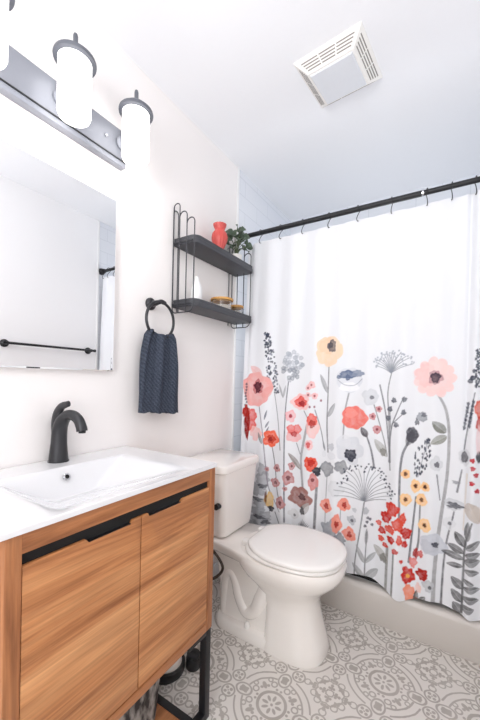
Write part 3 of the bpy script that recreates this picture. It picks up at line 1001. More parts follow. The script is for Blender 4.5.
('s',[(886,1201),(882,1249),(878,1282)],3.5,3.1,(140,146,156),0.85),
('b',878,1284,4.1,4.3,(172,178,188),0.8,0,0.1,0,0.3),
('b',884,1273,4.1,4.3,(172,178,188),0.8,0,0.1,0,0.3),
('b',875,1286,4.1,4.3,(172,178,188),0.8,0,0.1,0,0.3),
('s',[(886,1201),(875,1258),(863,1297)],3.5,3.1,(140,146,156),0.85),
('b',867,1291,4.1,4.3,(172,178,188),0.8,0,0.1,0,0.3),
('b',864,1301,4.1,4.3,(172,178,188),0.8,0,0.1,0,0.3),
('b',859,1290,4.1,4.3,(172,178,188),0.8,0,0.1,0,0.3),
('s',[(886,1201),(870,1255),(851,1292)],3.5,3.1,(140,146,156),0.85),
('b',841,1294,3.9,4.4,(172,178,188),0.8,0,0.1,0,0.3),
('b',845,1289,4.0,4.3,(172,178,188),0.8,0,0.1,0,0.3),
('b',841,1297,4.0,4.4,(172,178,188),0.8,0,0.1,0,0.3),
('s',[(886,1201),(870,1241),(851,1268)],3.5,3.1,(140,146,156),0.85),
('b',851,1259,4.0,4.3,(172,178,188),0.8,0,0.1,0,0.3),
('b',852,1271,4.0,4.3,(172,178,188),0.8,0,0.1,0,0.3),
('b',860,1276,4.1,4.3,(172,178,188),0.8,0,0.1,0,0.3),
('s',[(886,1201),(863,1242),(836,1270)],3.5,3.1,(140,146,156),0.85),
('b',842,1280,4.0,4.4,(172,178,188),0.8,0,0.1,0,0.3),
('b',842,1273,4.0,4.3,(172,178,188),0.8,0,0.1,0,0.3),
('b',825,1275,3.9,4.4,(172,178,188),0.8,0,0.1,0,0.3),
('s',[(886,1201),(859,1238),(825,1263)],3.5,3.1,(140,146,156),0.85),
('b',823,1262,3.9,4.4,(172,178,188),0.8,0,0.1,0,0.3),
('b',816,1268,3.9,4.4,(172,178,188),0.8,0,0.1,0,0.3),
('b',835,1264,3.9,4.4,(172,178,188),0.8,0,0.1,0,0.3),
('s',[(886,1201),(856,1231),(819,1251)],3.5,3.1,(140,146,156),0.85),
('b',810,1255,3.9,4.4,(172,178,188),0.8,0,0.1,0,0.3),
('b',829,1247,3.9,4.4,(172,178,188),0.8,0,0.1,0,0.3),
('b',819,1260,3.9,4.4,(172,178,188),0.8,0,0.1,0,0.3),
('s',[(886,1201),(855,1222),(818,1236)],3.5,3.1,(140,146,156),0.85),
('b',824,1238,3.9,4.4,(172,178,188),0.8,0,0.1,0,0.3),
('b',820,1229,3.9,4.4,(172,178,188),0.8,0,0.1,0,0.3),
('b',821,1234,3.9,4.4,(172,178,188),0.8,0,0.1,0,0.3),
('b',1066,1182,82.8,88.5,(246,212,209),0.88,11,0.05,10,0.3),
('b',1028,1193,36.2,54.2,(240,178,176),0.28,0,0.25,0,0.3),
('b',1078,1220,38.0,39.7,(248,218,214),0.5,0,0.2,0,0.3),
('b',1070,1182,26.9,31.0,(170,120,130),0.6,0,0.2,0,0.3),
('b',1070,1182,19.2,23.0,(78,66,78),0.9,0,0.2,0,0.3),
('l',1115,940,1062,987,41.4,(120,122,114),0.85),
('l',1119,927,1058,887,36.8,(140,142,132),0.8),
('b',904,1072,11.0,12.2,(100,104,114),0.85,0,0.25,0,0.3),
('b',949,1079,9.7,11.9,(100,104,114),0.85,0,0.25,0,0.3),
('b',887,1030,11.1,12.3,(100,104,114),0.85,0,0.25,0,0.3),
('b',947,1019,9.7,11.9,(100,104,114),0.85,0,0.25,0,0.3),
('b',881,987,11.1,12.3,(100,104,114),0.85,0,0.25,0,0.3),
('b',917,959,10.7,12.0,(100,104,114),0.85,0,0.25,0,0.3),
('l',880,802,821,880,39.1,(172,172,168),0.75),
('b',861,822,13.7,19.1,(120,118,112),0.6,0,0.2,0,0.3),
('b',984,918,24.6,36.4,(88,88,96),0.9,0,0.1,0,0.2),
('l',965,867,991,946,32.2,(80,80,88),0.6),
('b',1021,1003,22.1,22.6,(150,154,162),0.75,5,0.2,0,0.3),
('b',1002,978,8.8,13.6,(80,82,92),0.8,0,0.3,0,0.3),
('b',1029,1012,10.1,9.0,(96,98,108),0.8,0,0.3,0,0.3),
('b',999,748,4.0,5.9,(62,68,84),0.85,0,0.2,0,0.3),
('b',1052,890,4.2,5.7,(62,68,84),0.85,0,0.2,0,0.3),
('b',1050,908,4.2,5.0,(62,68,84),0.85,0,0.2,0,0.3),
('b',1037,863,4.4,7.5,(62,68,84),0.85,0,0.2,0,0.3),
('b',1016,766,3.1,6.0,(62,68,84),0.85,0,0.2,0,0.3),
('b',1033,784,2.8,5.1,(62,68,84),0.85,0,0.2,0,0.3),
('b',1000,816,3.3,7.3,(62,68,84),0.85,0,0.2,0,0.3),
('b',1036,888,2.6,7.0,(62,68,84),0.85,0,0.2,0,0.3),
('b',1048,896,2.8,5.3,(62,68,84),0.85,0,0.2,0,0.3),
('b',1054,902,2.6,5.1,(62,68,84),0.85,0,0.2,0,0.3),
('b',1012,806,4.0,5.8,(62,68,84),0.85,0,0.2,0,0.3),
('b',1025,870,3.6,7.5,(62,68,84),0.85,0,0.2,0,0.3),
('b',1015,859,2.8,6.6,(62,68,84),0.85,0,0.2,0,0.3),
('b',1017,794,3.5,6.3,(62,68,84),0.85,0,0.2,0,0.3),
('b',1044,902,3.6,5.4,(62,68,84),0.85,0,0.2,0,0.3),
('b',1047,832,2.8,6.0,(62,68,84),0.85,0,0.2,0,0.3),
('b',1011,862,4.0,5.9,(62,68,84),0.85,0,0.2,0,0.3),
('b',1038,819,4.1,4.8,(62,68,84),0.85,0,0.2,0,0.3),
('b',999,825,3.3,5.7,(62,68,84),0.85,0,0.2,0,0.3),
('b',1007,736,3.4,6.6,(62,68,84),0.85,0,0.2,0,0.3),
('b',1043,890,3.6,6.7,(62,68,84),0.85,0,0.2,0,0.3),
('b',1053,905,4.4,5.5,(62,68,84),0.85,0,0.2,0,0.3),
('b',1040,775,2.7,5.9,(62,68,84),0.85,0,0.2,0,0.3),
('b',1040,855,3.3,7.3,(62,68,84),0.85,0,0.2,0,0.3),
('b',1026,780,4.2,5.0,(62,68,84),0.85,0,0.2,0,0.3),
('b',1025,787,3.6,5.2,(62,68,84),0.85,0,0.2,0,0.3),
('b',998,816,2.7,5.7,(62,68,84),0.85,0,0.2,0,0.3),
('b',1039,773,3.0,5.4,(62,68,84),0.85,0,0.2,0,0.3),
('b',1050,872,3.0,7.0,(62,68,84),0.85,0,0.2,0,0.3),
('b',1028,837,3.8,5.4,(62,68,84),0.85,0,0.2,0,0.3),
('b',1044,790,3.4,7.2,(62,68,84),0.85,0,0.2,0,0.3),
('b',1000,767,2.6,6.8,(62,68,84),0.85,0,0.2,0,0.3),
('b',1000,836,2.6,7.1,(62,68,84),0.85,0,0.2,0,0.3),
('b',1055,830,2.6,6.3,(62,68,84),0.85,0,0.2,0,0.3),
('b',1026,756,3.7,6.4,(62,68,84),0.85,0,0.2,0,0.3),
('b',1045,786,2.7,4.8,(62,68,84),0.85,0,0.2,0,0.3),
('b',1014,855,2.7,6.0,(62,68,84),0.85,0,0.2,0,0.3),
('b',1058,857,3.8,4.8,(62,68,84),0.85,0,0.2,0,0.3),
('b',1055,854,2.7,6.7,(62,68,84),0.85,0,0.2,0,0.3),
('b',1010,776,2.6,6.9,(62,68,84),0.85,0,0.2,0,0.3),
('b',1057,835,3.3,5.0,(62,68,84),0.85,0,0.2,0,0.3),
('b',1007,770,4.4,5.3,(62,68,84),0.85,0,0.2,0,0.3),
('b',1010,746,2.7,5.9,(62,68,84),0.85,0,0.2,0,0.3),
('b',1044,841,2.9,5.0,(62,68,84),0.85,0,0.2,0,0.3),
('b',1042,821,3.4,6.3,(62,68,84),0.85,0,0.2,0,0.3),
('b',1037,895,3.1,6.1,(62,68,84),0.85,0,0.2,0,0.3),
('b',1058,838,3.5,6.5,(62,68,84),0.85,0,0.2,0,0.3),
('b',1046,813,4.1,5.4,(62,68,84),0.85,0,0.2,0,0.3),
('b',1006,752,3.2,7.3,(62,68,84),0.85,0,0.2,0,0.3),
('b',1030,778,3.8,7.4,(62,68,84),0.85,0,0.2,0,0.3),
('b',1028,758,3.2,4.9,(62,68,84),0.85,0,0.2,0,0.3),
('b',1055,852,3.6,4.7,(62,68,84),0.85,0,0.2,0,0.3),
('b',1046,898,3.7,6.7,(62,68,84),0.85,0,0.2,0,0.3),
('b',1016,774,3.2,4.9,(62,68,84),0.85,0,0.2,0,0.3),
('b',1022,747,3.3,7.2,(62,68,84),0.85,0,0.2,0,0.3),
('b',1008,743,2.9,7.4,(62,68,84),0.85,0,0.2,0,0.3),
('b',1056,880,3.4,4.9,(62,68,84),0.85,0,0.2,0,0.3),
('b',1008,805,2.6,6.3,(62,68,84),0.85,0,0.2,0,0.3),
('b',998,787,3.5,7.4,(62,68,84),0.85,0,0.2,0,0.3),
('b',1046,891,2.7,6.8,(62,68,84),0.85,0,0.2,0,0.3),
('b',1018,748,2.7,7.5,(62,68,84),0.85,0,0.2,0,0.3),
('b',1028,822,3.1,6.2,(62,68,84),0.85,0,0.2,0,0.3),
('s',[(1012,731),(1030,820),(1048,899)],2.3,2.3,(120,124,136),0.8),
('b',1082,802,24.7,32.8,(214,217,221),0.75,4,0.15,0,0.3),
('b',1085,798,9.9,12.2,(88,90,98),0.85,0,0.2,0,0.3),
('b',1181,968,4.9,8.9,(62,68,84),0.85,0,0.25,0,0.3),
('b',1198,980,4.9,8.8,(62,68,84),0.85,0,0.25,0,0.3),
('b',1183,985,4.9,9.0,(62,68,84),0.85,0,0.25,0,0.3),
('b',1200,997,4.9,8.8,(62,68,84),0.85,0,0.25,0,0.3),
('b',1185,1002,4.9,8.9,(62,68,84),0.85,0,0.25,0,0.3),
('b',1202,1014,4.9,8.8,(62,68,84),0.85,0,0.25,0,0.3),
('b',1187,1020,4.9,9.0,(62,68,84),0.85,0,0.25,0,0.3),
('b',1204,1031,4.9,8.7,(62,68,84),0.85,0,0.25,0,0.3),
('b',1189,1037,4.9,8.9,(62,68,84),0.85,0,0.25,0,0.3),
('b',1206,1048,4.9,8.7,(62,68,84),0.85,0,0.25,0,0.3),
('b',1191,1054,4.9,8.9,(62,68,84),0.85,0,0.25,0,0.3),
('b',1208,1065,4.9,8.7,(62,68,84),0.85,0,0.25,0,0.3),
('b',1193,1071,4.9,8.9,(62,68,84),0.85,0,0.25,0,0.3),
('b',1210,1082,4.9,8.7,(62,68,84),0.85,0,0.25,0,0.3),
('b',1185,845,20.9,33.8,(214,216,220),0.7,0,0.15,0,0.3),
('b',1185,845,12.2,23.7,(108,108,114),0.9,0,0.1,0,0.3),
('b',1234,854,9.5,24.8,(70,72,78),0.9,0,0.1,0,0.3),
('b',1229,1303,3.8,4.6,(62,68,84),0.85,0,0.25,0,0.3),
('b',1219,1299,3.8,4.6,(62,68,84),0.85,0,0.25,0,0.3),
('b',1216,1296,3.8,4.6,(62,68,84),0.85,0,0.25,0,0.3),
('b',1221,1292,3.8,4.6,(62,68,84),0.85,0,0.25,0,0.3),
('b',1228,1289,3.8,4.6,(62,68,84),0.85,0,0.25,0,0.3),
('b',1219,1285,3.8,4.6,(62,68,84),0.85,0,0.25,0,0.3),
('b',1223,1282,3.8,4.6,(62,68,84),0.85,0,0.25,0,0.3),
('b',1228,1278,3.8,4.6,(62,68,84),0.85,0,0.25,0,0.3),
('b',1218,1274,3.8,4.6,(62,68,84),0.85,0,0.25,0,0.3),
('b',1227,1271,3.8,4.6,(62,68,84),0.85,0,0.25,0,0.3),
('b',1222,1268,3.8,4.6,(62,68,84),0.85,0,0.25,0,0.3),
('b',1215,1264,3.8,4.6,(62,68,84),0.85,0,0.25,0,0.3),
('b',1214,1260,3.8,4.6,(62,68,84),0.85,0,0.25,0,0.3),
('b',1229,1257,3.8,4.6,(62,68,84),0.85,0,0.25,0,0.3),
('b',1221,1253,3.8,4.6,(62,68,84),0.85,0,0.25,0,0.3),
('b',1221,1250,3.8,4.6,(62,68,84),0.85,0,0.25,0,0.3),
('b',1229,1246,3.8,4.6,(62,68,84),0.85,0,0.25,0,0.3),
('b',1223,1243,3.8,4.6,(62,68,84),0.85,0,0.25,0,0.3),
('b',1222,1239,3.8,4.6,(62,68,84),0.85,0,0.25,0,0.3),
('b',1218,1236,3.8,4.6,(62,68,84),0.85,0,0.25,0,0.3),
('b',1226,1232,3.8,4.6,(62,68,84),0.85,0,0.25,0,0.3),
('b',1218,1228,3.8,4.6,(62,68,84),0.85,0,0.25,0,0.3),
('b',1222,1225,3.8,4.6,(62,68,84),0.85,0,0.25,0,0.3),
('b',1227,1222,3.8,4.6,(62,68,84),0.85,0,0.25,0,0.3),
('b',1224,1218,3.8,4.6,(62,68,84),0.85,0,0.25,0,0.3),
('b',1216,1214,3.8,4.6,(62,68,84),0.85,0,0.25,0,0.3),
('b',1217,1211,3.8,4.6,(62,68,84),0.85,0,0.25,0,0.3),
('b',1226,1207,3.8,4.6,(62,68,84),0.85,0,0.25,0,0.3),
('b',1227,1204,3.8,4.6,(62,68,84),0.85,0,0.25,0,0.3),
('b',1216,1200,3.8,4.6,(62,68,84),0.85,0,0.25,0,0.3),
('b',1232,1197,3.8,4.6,(62,68,84),0.85,0,0.25,0,0.3),
('b',1216,1193,3.8,4.6,(62,68,84),0.85,0,0.25,0,0.3),
('b',1217,1190,3.8,4.6,(62,68,84),0.85,0,0.25,0,0.3),
('b',1216,1186,3.8,4.6,(62,68,84),0.85,0,0.25,0,0.3),
('b',1222,1182,3.8,4.6,(62,68,84),0.85,0,0.25,0,0.3),
('b',1225,1179,3.8,4.6,(62,68,84),0.85,0,0.25,0,0.3),
('b',1230,1176,3.8,4.6,(62,68,84),0.85,0,0.25,0,0.3),
('b',1218,1172,3.8,4.6,(62,68,84),0.85,0,0.25,0,0.3),
('b',1227,1168,3.8,4.6,(62,68,84),0.85,0,0.25,0,0.3),
('b',1217,1165,3.8,4.6,(62,68,84),0.85,0,0.25,0,0.3),
('b',1225,1161,3.8,4.6,(62,68,84),0.85,0,0.25,0,0.3),
('b',1219,1158,3.8,4.6,(62,68,84),0.85,0,0.25,0,0.3),
('b',1221,1154,3.8,4.6,(62,68,84),0.85,0,0.25,0,0.3),
('b',1216,1150,3.8,4.6,(62,68,84),0.85,0,0.25,0,0.3),
('b',1228,1147,3.8,4.6,(62,68,84),0.85,0,0.25,0,0.3),
('b',1218,1144,3.8,4.6,(62,68,84),0.85,0,0.25,0,0.3),
('b',1206,1182,9.9,10.1,(62,68,84),0.85,0,0.1,0,0.3),
('b',1198,1169,9.1,10.1,(62,68,84),0.85,0,0.1,0,0.3),
('b',1209,1211,5.3,8.4,(62,68,84),0.85,0,0.1,0,0.3),
('b',1232,1054,17.1,37.5,(216,110,94),0.85,0,0.15,0,0.3),
('b',1235,991,13.3,33.2,(196,72,64),0.85,0,0.15,0,0.3),
('b',1233,925,11.4,58.1,(240,205,205),0.6,0,0.1,0,0.3),
('b',1212,837,8.7,9.1,(190,42,56),0.9,0,0.25,0,0.3),
('b',1214,804,8.7,9.1,(190,42,56),0.9,0,0.25,0,0.3),
('b',1226,778,8.7,9.1,(190,42,56),0.9,0,0.25,0,0.3),
('b',1212,742,8.7,9.0,(190,42,56),0.9,0,0.25,0,0.3),
('b',1231,712,8.7,9.1,(190,42,56),0.9,0,0.25,0,0.3),
('b',963,739,18.1,20.8,(249,205,150),0.9,0,0.12,0,0.4),
('b',963,739,10.2,12.7,(236,170,110),0.6,0,0.2,0,0.3),
('b',963,739,6.7,9.1,(80,50,44),0.92,0,0.2,0,0.3),
('b',1004,689,19.8,29.2,(249,205,150),0.9,0,0.12,0,0.4),
('b',1004,689,10.3,12.6,(236,170,110),0.6,0,0.2,0,0.3),
('b',1004,689,6.7,9.0,(80,50,44),0.92,0,0.2,0,0.3),
('b',1042,693,18.2,20.2,(249,205,150),0.9,0,0.12,0,0.4),
('b',1042,693,10.3,12.3,(236,170,110),0.6,0,0.2,0,0.3),
('b',1042,693,6.7,8.8,(80,50,44),0.92,0,0.2,0,0.3),
('b',966,624,23.5,27.9,(249,205,150),0.9,0,0.12,0,0.4),
('b',966,624,10.2,12.6,(236,170,110),0.6,0,0.2,0,0.3),
('b',966,624,6.7,9.0,(80,50,44),0.92,0,0.2,0,0.3),
('b',1029,632,22.3,27.4,(249,205,150),0.9,0,0.12,0,0.4),
('b',1029,632,10.4,12.4,(236,170,110),0.6,0,0.2,0,0.3),
('b',1029,632,6.8,8.8,(80,50,44),0.92,0,0.2,0,0.3),
('b',1044,524,24.4,29.7,(249,205,150),0.9,0,0.12,0,0.4),
('b',1044,524,10.2,12.2,(236,170,110),0.6,0,0.2,0,0.3),
('b',1044,524,6.7,8.7,(80,50,44),0.92,0,0.2,0,0.3),
('b',1157,732,12.9,6.8,(140,142,148),0.8,0,0.3,0,0.3),
('b',1152,636,38.0,25.7,(206,209,214),0.75,5,0.2,0,0.3),
('b',1154,632,28.5,12.8,(95,97,104),0.85,0,0.35,0,0.3),
('b',1136,552,24.7,27.9,(224,226,230),0.7,4,0.15,0,0.3),
('b',1138,551,6.8,7.7,(96,98,106),0.85,0,0.1,0,0.3),
('s',[(1153,604),(1147,568)],5.8,5.8,(120,122,128),0.8),
('b',1079,448,53.2,47.7,(206,210,219),0.85,4,0.08,30,0.35),
('b',1057,434,27.1,30.3,(192,196,206),0.5,0,0.2,0,0.3),
('b',1087,449,12.9,11.3,(76,78,88),0.9,0,0.25,0,0.3),
('l',1201,659,1241,577,55.2,(196,184,174),0.8),
('b',1229,619,15.2,33.0,(214,204,194),0.6,0,0.2,0,0.3),
('l',1195,468,1158,524,36.8,(98,98,100),0.88),
('l',1192,440,1131,465,32.2,(98,98,100),0.88),
('l',1193,416,1109,429,29.9,(98,98,100),0.88),
('l',1190,385,1129,378,23.0,(98,98,100),0.88),
('l',1192,291,1149,329,39.1,(98,98,100),0.88),
('l',1190,235,1150,278,36.8,(98,98,100),0.88),
('l',1188,191,1158,227,41.4,(98,98,100),0.88),
('l',1201,498,1203,581,23.0,(112,113,115),0.85),
('l',1199,463,1246,507,27.6,(112,113,115),0.85),
('l',1196,435,1248,454,32.2,(112,113,115),0.85),
('l',1193,408,1248,425,36.8,(112,113,115),0.85),
('l',1194,375,1246,375,27.6,(112,113,115),0.85),
('l',1191,336,1229,324,23.0,(112,113,115),0.85),
('l',1192,299,1251,310,29.9,(112,113,115),0.85),
('l',1190,259,1248,264,32.2,(112,113,115),0.85),
('l',1187,216,1232,225,34.5,(112,113,115),0.85),
('l',1195,177,1233,172,13.8,(112,113,115),0.85),
('b',912,568,29.7,31.7,(212,62,48),0.92,0,0.2,0,0.35),
('b',884,521,23.7,25.4,(196,48,40),0.92,0,0.2,0,0.35),
('b',957,536,13.3,23.3,(222,84,66),0.92,0,0.2,0,0.35),
('b',938,504,24.6,29.1,(222,84,66),0.92,0,0.2,0,0.35),
('b',972,472,21.0,25.1,(196,48,40),0.92,0,0.2,0,0.35),
('b',852,483,12.5,12.4,(222,84,66),0.92,0,0.2,0,0.35),
('b',867,452,16.9,16.8,(196,48,40),0.92,0,0.2,0,0.35),
('b',903,472,22.6,18.1,(222,84,66),0.92,0,0.2,0,0.35),
('b',864,413,14.1,13.6,(222,84,66),0.92,0,0.2,0,0.35),
('b',909,427,16.7,16.6,(196,48,40),0.92,0,0.2,0,0.35),
('b',946,436,12.0,22.3,(222,84,66),0.92,0,0.2,0,0.35),
('b',968,422,10.5,15.2,(196,48,40),0.92,0,0.2,0,0.35),
('b',884,390,13.4,10.6,(212,62,48),0.92,0,0.2,0,0.35),
('b',929,382,13.6,11.5,(196,48,40),0.92,0,0.2,0,0.35),
('b',956,343,7.0,8.0,(212,62,48),0.92,0,0.2,0,0.35),
('l',896,314,830,372,41.4,(168,166,160),0.75),
('b',876,325,16.7,20.7,(110,108,102),0.6,0,0.2,0,0.3),
('b',1012,390,10.3,22.1,(170,44,40),0.9,0,0.25,0,0.3),
('b',1030,392,11.9,14.9,(205,84,78),0.85,0,0.25,0,0.3),
('b',1003,348,15.7,22.1,(228,120,112),0.8,0,0.25,0,0.3),
('b',984,286,27.3,37.7,(200,52,44),0.92,6,0.2,0,0.3),
('b',984,283,7.8,8.9,(240,180,90),0.9,0,0.1,0,0.3),
('b',1040,306,23.6,26.0,(178,44,38),0.9,6,0.2,0,0.3),
('b',990,212,21.5,35.4,(240,148,120),0.9,0,0.2,0,0.3),
('b',1008,181,23.6,19.8,(240,150,124),0.9,0,0.25,0,0.3),
('b',1026,240,11.8,21.8,(244,200,190),0.7,0,0.2,0,0.3),
('l',1016,166,1020,229,20.7,(84,80,80),0.85),
('l',1028,179,1055,214,20.7,(92,92,88),0.85),
('b',1065,265,22.8,25.9,(196,199,203),0.8,4,0.2,0,0.3),
('b',1071,260,6.8,7.8,(84,86,92),0.85,0,0.1,0,0.3),
('b',595,702,37.6,38.3,(150,153,158),0.85,4,0.15,0,0.3),
('b',667,722,31.8,32.8,(148,150,155),0.85,5,0.15,0,0.3),
('b',643,609,41.2,40.3,(222,225,229),0.75,4,0.15,0,0.6),
('b',596,512,32.5,35.5,(240,152,134),0.9,4,0.12,20,0.3),
('b',598,510,12.8,15.2,(170,50,44),0.85,0,0.3,0,0.3),
('b',686,534,30.7,32.7,(240,152,134),0.9,4,0.12,20,0.3),
('b',688,532,10.5,15.0,(170,50,44),0.85,0,0.3,0,0.3),
('b',653,433,25.0,47.7,(240,152,134),0.9,4,0.12,20,0.3),
('b',654,431,9.9,15.1,(170,50,44),0.85,0,0.3,0,0.3),
('b',716,394,34.5,34.3,(240,152,134),0.9,4,0.12,20,0.3),
('b',717,392,11.2,14.7,(170,50,44),0.85,0,0.3,0,0.3),
('b',726,467,22.3,22.5,(186,190,196),0.8,4,0.2,0,0.3),
('b',728,465,8.1,7.8,(96,98,106),0.85,0,0.1,0,0.3),
('b',739,520,11.2,10.7,(196,200,205),0.8,0,0.2,0,0.3),
('b',794,529,11.1,17.4,(180,184,190),0.8,0,0.2,0,0.3),
('s',[(784,577),(834,598),(915,631)],3.1,2.7,(120,124,132),0.8),
('b',908,635,3.9,3.9,(62,68,84),0.9,0,0.2,0,0.3),
('b',922,642,3.7,3.8,(62,68,84),0.9,0,0.2,0,0.3),
('b',905,615,4.0,3.9,(62,68,84),0.9,0,0.2,0,0.3),
('b',900,628,4.0,3.9,(62,68,84),0.9,0,0.2,0,0.3),
('s',[(784,577),(826,609),(895,642)],3.1,2.7,(120,124,132),0.8),
('b',910,652,3.9,3.9,(62,68,84),0.9,0,0.2,0,0.3),
('b',888,631,4.0,3.9,(62,68,84),0.9,0,0.2,0,0.3),
('b',898,646,4.0,3.9,(62,68,84),0.9,0,0.2,0,0.3),
('b',908,648,3.9,3.9,(62,68,84),0.9,0,0.2,0,0.3),
('s',[(784,577),(825,623),(892,663)],3.1,2.7,(120,124,132),0.8),
('b',899,659,4.0,3.9,(62,68,84),0.9,0,0.2,0,0.3),
('b',877,658,4.0,4.0,(62,68,84),0.9,0,0.2,0,0.3),
('b',897,666,4.0,3.9,(62,68,84),0.9,0,0.2,0,0.3),
('b',892,667,4.0,3.9,(62,68,84),0.9,0,0.2,0,0.3),
('s',[(784,577),(821,636),(881,680)],3.1,2.7,(120,124,132),0.8),
('b',872,696,4.0,4.0,(62,68,84),0.9,0,0.2,0,0.3),
('b',896,680,4.0,3.9,(62,68,84),0.9,0,0.2,0,0.3),
('b',870,690,4.0,4.0,(62,68,84),0.9,0,0.2,0,0.3),
('b',881,677,4.0,4.0,(62,68,84),0.9,0,0.2,0,0.3),
('s',[(784,577),(815,647),(866,694)],3.1,2.7,(120,124,132),0.8),
('b',853,697,3.9,4.0,(62,68,84),0.9,0,0.2,0,0.3),
('b',877,695,4.0,4.0,(62,68,84),0.9,0,0.2,0,0.3),
('b',878,710,4.0,4.0,(62,68,84),0.9,0,0.2,0,0.3),
('b',857,709,3.9,4.0,(62,68,84),0.9,0,0.2,0,0.3),
('s',[(784,577),(812,668),(857,726)],3.1,2.7,(120,124,132),0.8),
('b',853,725,3.9,4.0,(62,68,84),0.9,0,0.2,0,0.3),
('b',848,741,3.8,4.1,(62,68,84),0.9,0,0.2,0,0.3),
('b',859,728,3.9,4.0,(62,68,84),0.9,0,0.2,0,0.3),
('b',867,721,3.9,4.0,(62,68,84),0.9,0,0.2,0,0.3),
('s',[(784,577),(802,671),(830,727)],3.1,2.7,(120,124,132),0.8),
('b',842,730,3.8,4.1,(62,68,84),0.9,0,0.2,0,0.3),
('b',815,731,3.6,4.1,(62,68,84),0.9,0,0.2,0,0.3),
('b',828,740,3.7,4.1,(62,68,84),0.9,0,0.2,0,0.3),
('b',820,740,3.7,4.1,(62,68,84),0.9,0,0.2,0,0.3),
('s',[(784,577),(792,680),(807,740)],3.1,2.7,(120,124,132),0.8),
('b',818,744,3.7,4.1,(62,68,84),0.9,0,0.2,0,0.3),
('b',800,757,3.6,4.1,(62,68,84),0.9,0,0.2,0,0.3),
('b',815,736,3.6,4.1,(62,68,84),0.9,0,0.2,0,0.3),
('b',810,744,3.6,4.1,(62,68,84),0.9,0,0.2,0,0.3),
('s',[(784,577),(782,673),(781,730)],3.1,2.7,(120,124,132),0.8),
('b',784,719,3.8,4.1,(62,68,84),0.9,0,0.2,0,0.3),
('b',791,743,3.7,4.1,(62,68,84),0.9,0,0.2,0,0.3),
('b',786,735,3.8,4.1,(62,68,84),0.9,0,0.2,0,0.3),
('b',781,716,3.9,4.1,(62,68,84),0.9,0,0.2,0,0.3),
('s',[(784,577),(771,672),(753,725)],3.1,2.7,(120,124,132),0.8),
('b',742,724,4.3,4.2,(62,68,84),0.9,0,0.2,0,0.3),
('b',766,741,4.2,4.1,(62,68,84),0.9,0,0.2,0,0.3),
('b',748,742,4.3,4.2,(62,68,84),0.9,0,0.2,0,0.3),
('b',737,734,4.3,4.2,(62,68,84),0.9,0,0.2,0,0.3),
('s',[(784,577),(759,669),(722,717)],3.1,2.7,(120,124,132),0.8),
('b',718,710,4.3,4.2,(62,68,84),0.9,0,0.2,0,0.3),
('b',708,722,4.2,4.2,(62,68,84),0.9,0,0.2,0,0.3),
('b',711,731,4.2,4.2,(62,68,84),0.9,0,0.2,0,0.3),
('b',735,735,4.3,4.2,(62,68,84),0.9,0,0.2,0,0.3),
('s',[(784,577),(748,660),(694,703)],3.1,2.7,(120,124,132),0.8),
('b',686,703,4.0,4.3,(62,68,84),0.9,0,0.2,0,0.3),
('b',684,697,4.0,4.3,(62,68,84),0.9,0,0.2,0,0.3),
('b',705,715,4.2,4.2,(62,68,84),0.9,0,0.2,0,0.3),
('b',680,713,3.9,4.3,(62,68,84),0.9,0,0.2,0,0.3),
('s',[(784,577),(745,637),(687,666)],3.1,2.7,(120,124,132),0.8),
('b',697,658,4.1,4.3,(62,68,84),0.9,0,0.2,0,0.3),
('b',700,668,4.1,4.3,(62,68,84),0.9,0,0.2,0,0.3),
('b',698,662,4.1,4.3,(62,68,84),0.9,0,0.2,0,0.3),
('b',694,680,4.1,4.3,(62,68,84),0.9,0,0.2,0,0.3),
('s',[(784,577),(736,626),(666,649)],3.1,2.7,(120,124,132),0.8),
('b',673,639,3.9,4.3,(62,68,84),0.9,0,0.2,0,0.3),
('b',653,639,3.9,4.3,(62,68,84),0.9,0,0.2,0,0.3),
('b',680,665,3.9,4.3,(62,68,84),0.9,0,0.2,0,0.3),
('b',671,645,3.9,4.3,(62,68,84),0.9,0,0.2,0,0.3),
('s',[(784,577),(733,610),(660,623)],4.3,2.7,(120,124,132),0.8),
('s',[(784,577),(723,596),(637,603)],4.3,2.7,(120,124,132),0.8),
('s',[(784,577),(725,579),(640,575)],4.3,2.7,(120,124,132),0.8),
('l',798,365,800,447,13.8,(130,132,134),0.75),
('l',794,277,753,359,23.0,(160,162,164),0.8),
('l',796,277,842,337,23.0,(160,162,164),0.8),
('l',794,205,736,264,29.9,(160,162,164),0.8),
('l',794,195,854,261,36.8,(160,162,164),0.8),
('b',800,476,6.3,6.8,(90,94,104),0.85,0,0.25,0,0.3),
('b',812,491,6.3,6.8,(90,94,104),0.85,0,0.25,0,0.3),
('b',821,465,6.5,6.8,(90,94,104),0.85,0,0.25,0,0.3),
('b',792,456,6.4,6.8,(90,94,104),0.85,0,0.25,0,0.3),
('b',803,496,6.3,6.8,(90,94,104),0.85,0,0.25,0,0.3),
('b',309,659,23.0,22.2,(196,140,140),0.85,4,0.15,30,0.4),
('b',309,659,7.4,7.6,(110,60,66),0.8,0,0.25,0,0.3),
('b',246,643,11.9,12.6,(196,140,140),0.85,4,0.15,30,0.4),
('b',246,643,3.8,4.3,(110,60,66),0.8,0,0.25,0,0.3),
('b',302,576,31.4,25.6,(196,140,140),0.85,4,0.15,30,0.4),
('b',302,576,10.0,8.7,(110,60,66),0.8,0,0.25,0,0.3),
('b',380,616,32.2,38.4,(196,140,140),0.85,4,0.15,30,0.4),
('b',380,616,10.3,13.1,(110,60,66),0.8,0,0.25,0,0.3),
('b',365,555,12.8,12.1,(196,140,140),0.85,4,0.15,30,0.4),
('b',365,555,4.1,4.1,(110,60,66),0.8,0,0.25,0,0.3),
('b',339,472,29.7,35.5,(196,140,140),0.85,4,0.15,30,0.4),
('b',339,472,9.5,12.1,(110,60,66),0.8,0,0.25,0,0.3),
('b',396,683,18.1,22.0,(196,140,140),0.85,4,0.15,30,0.4),
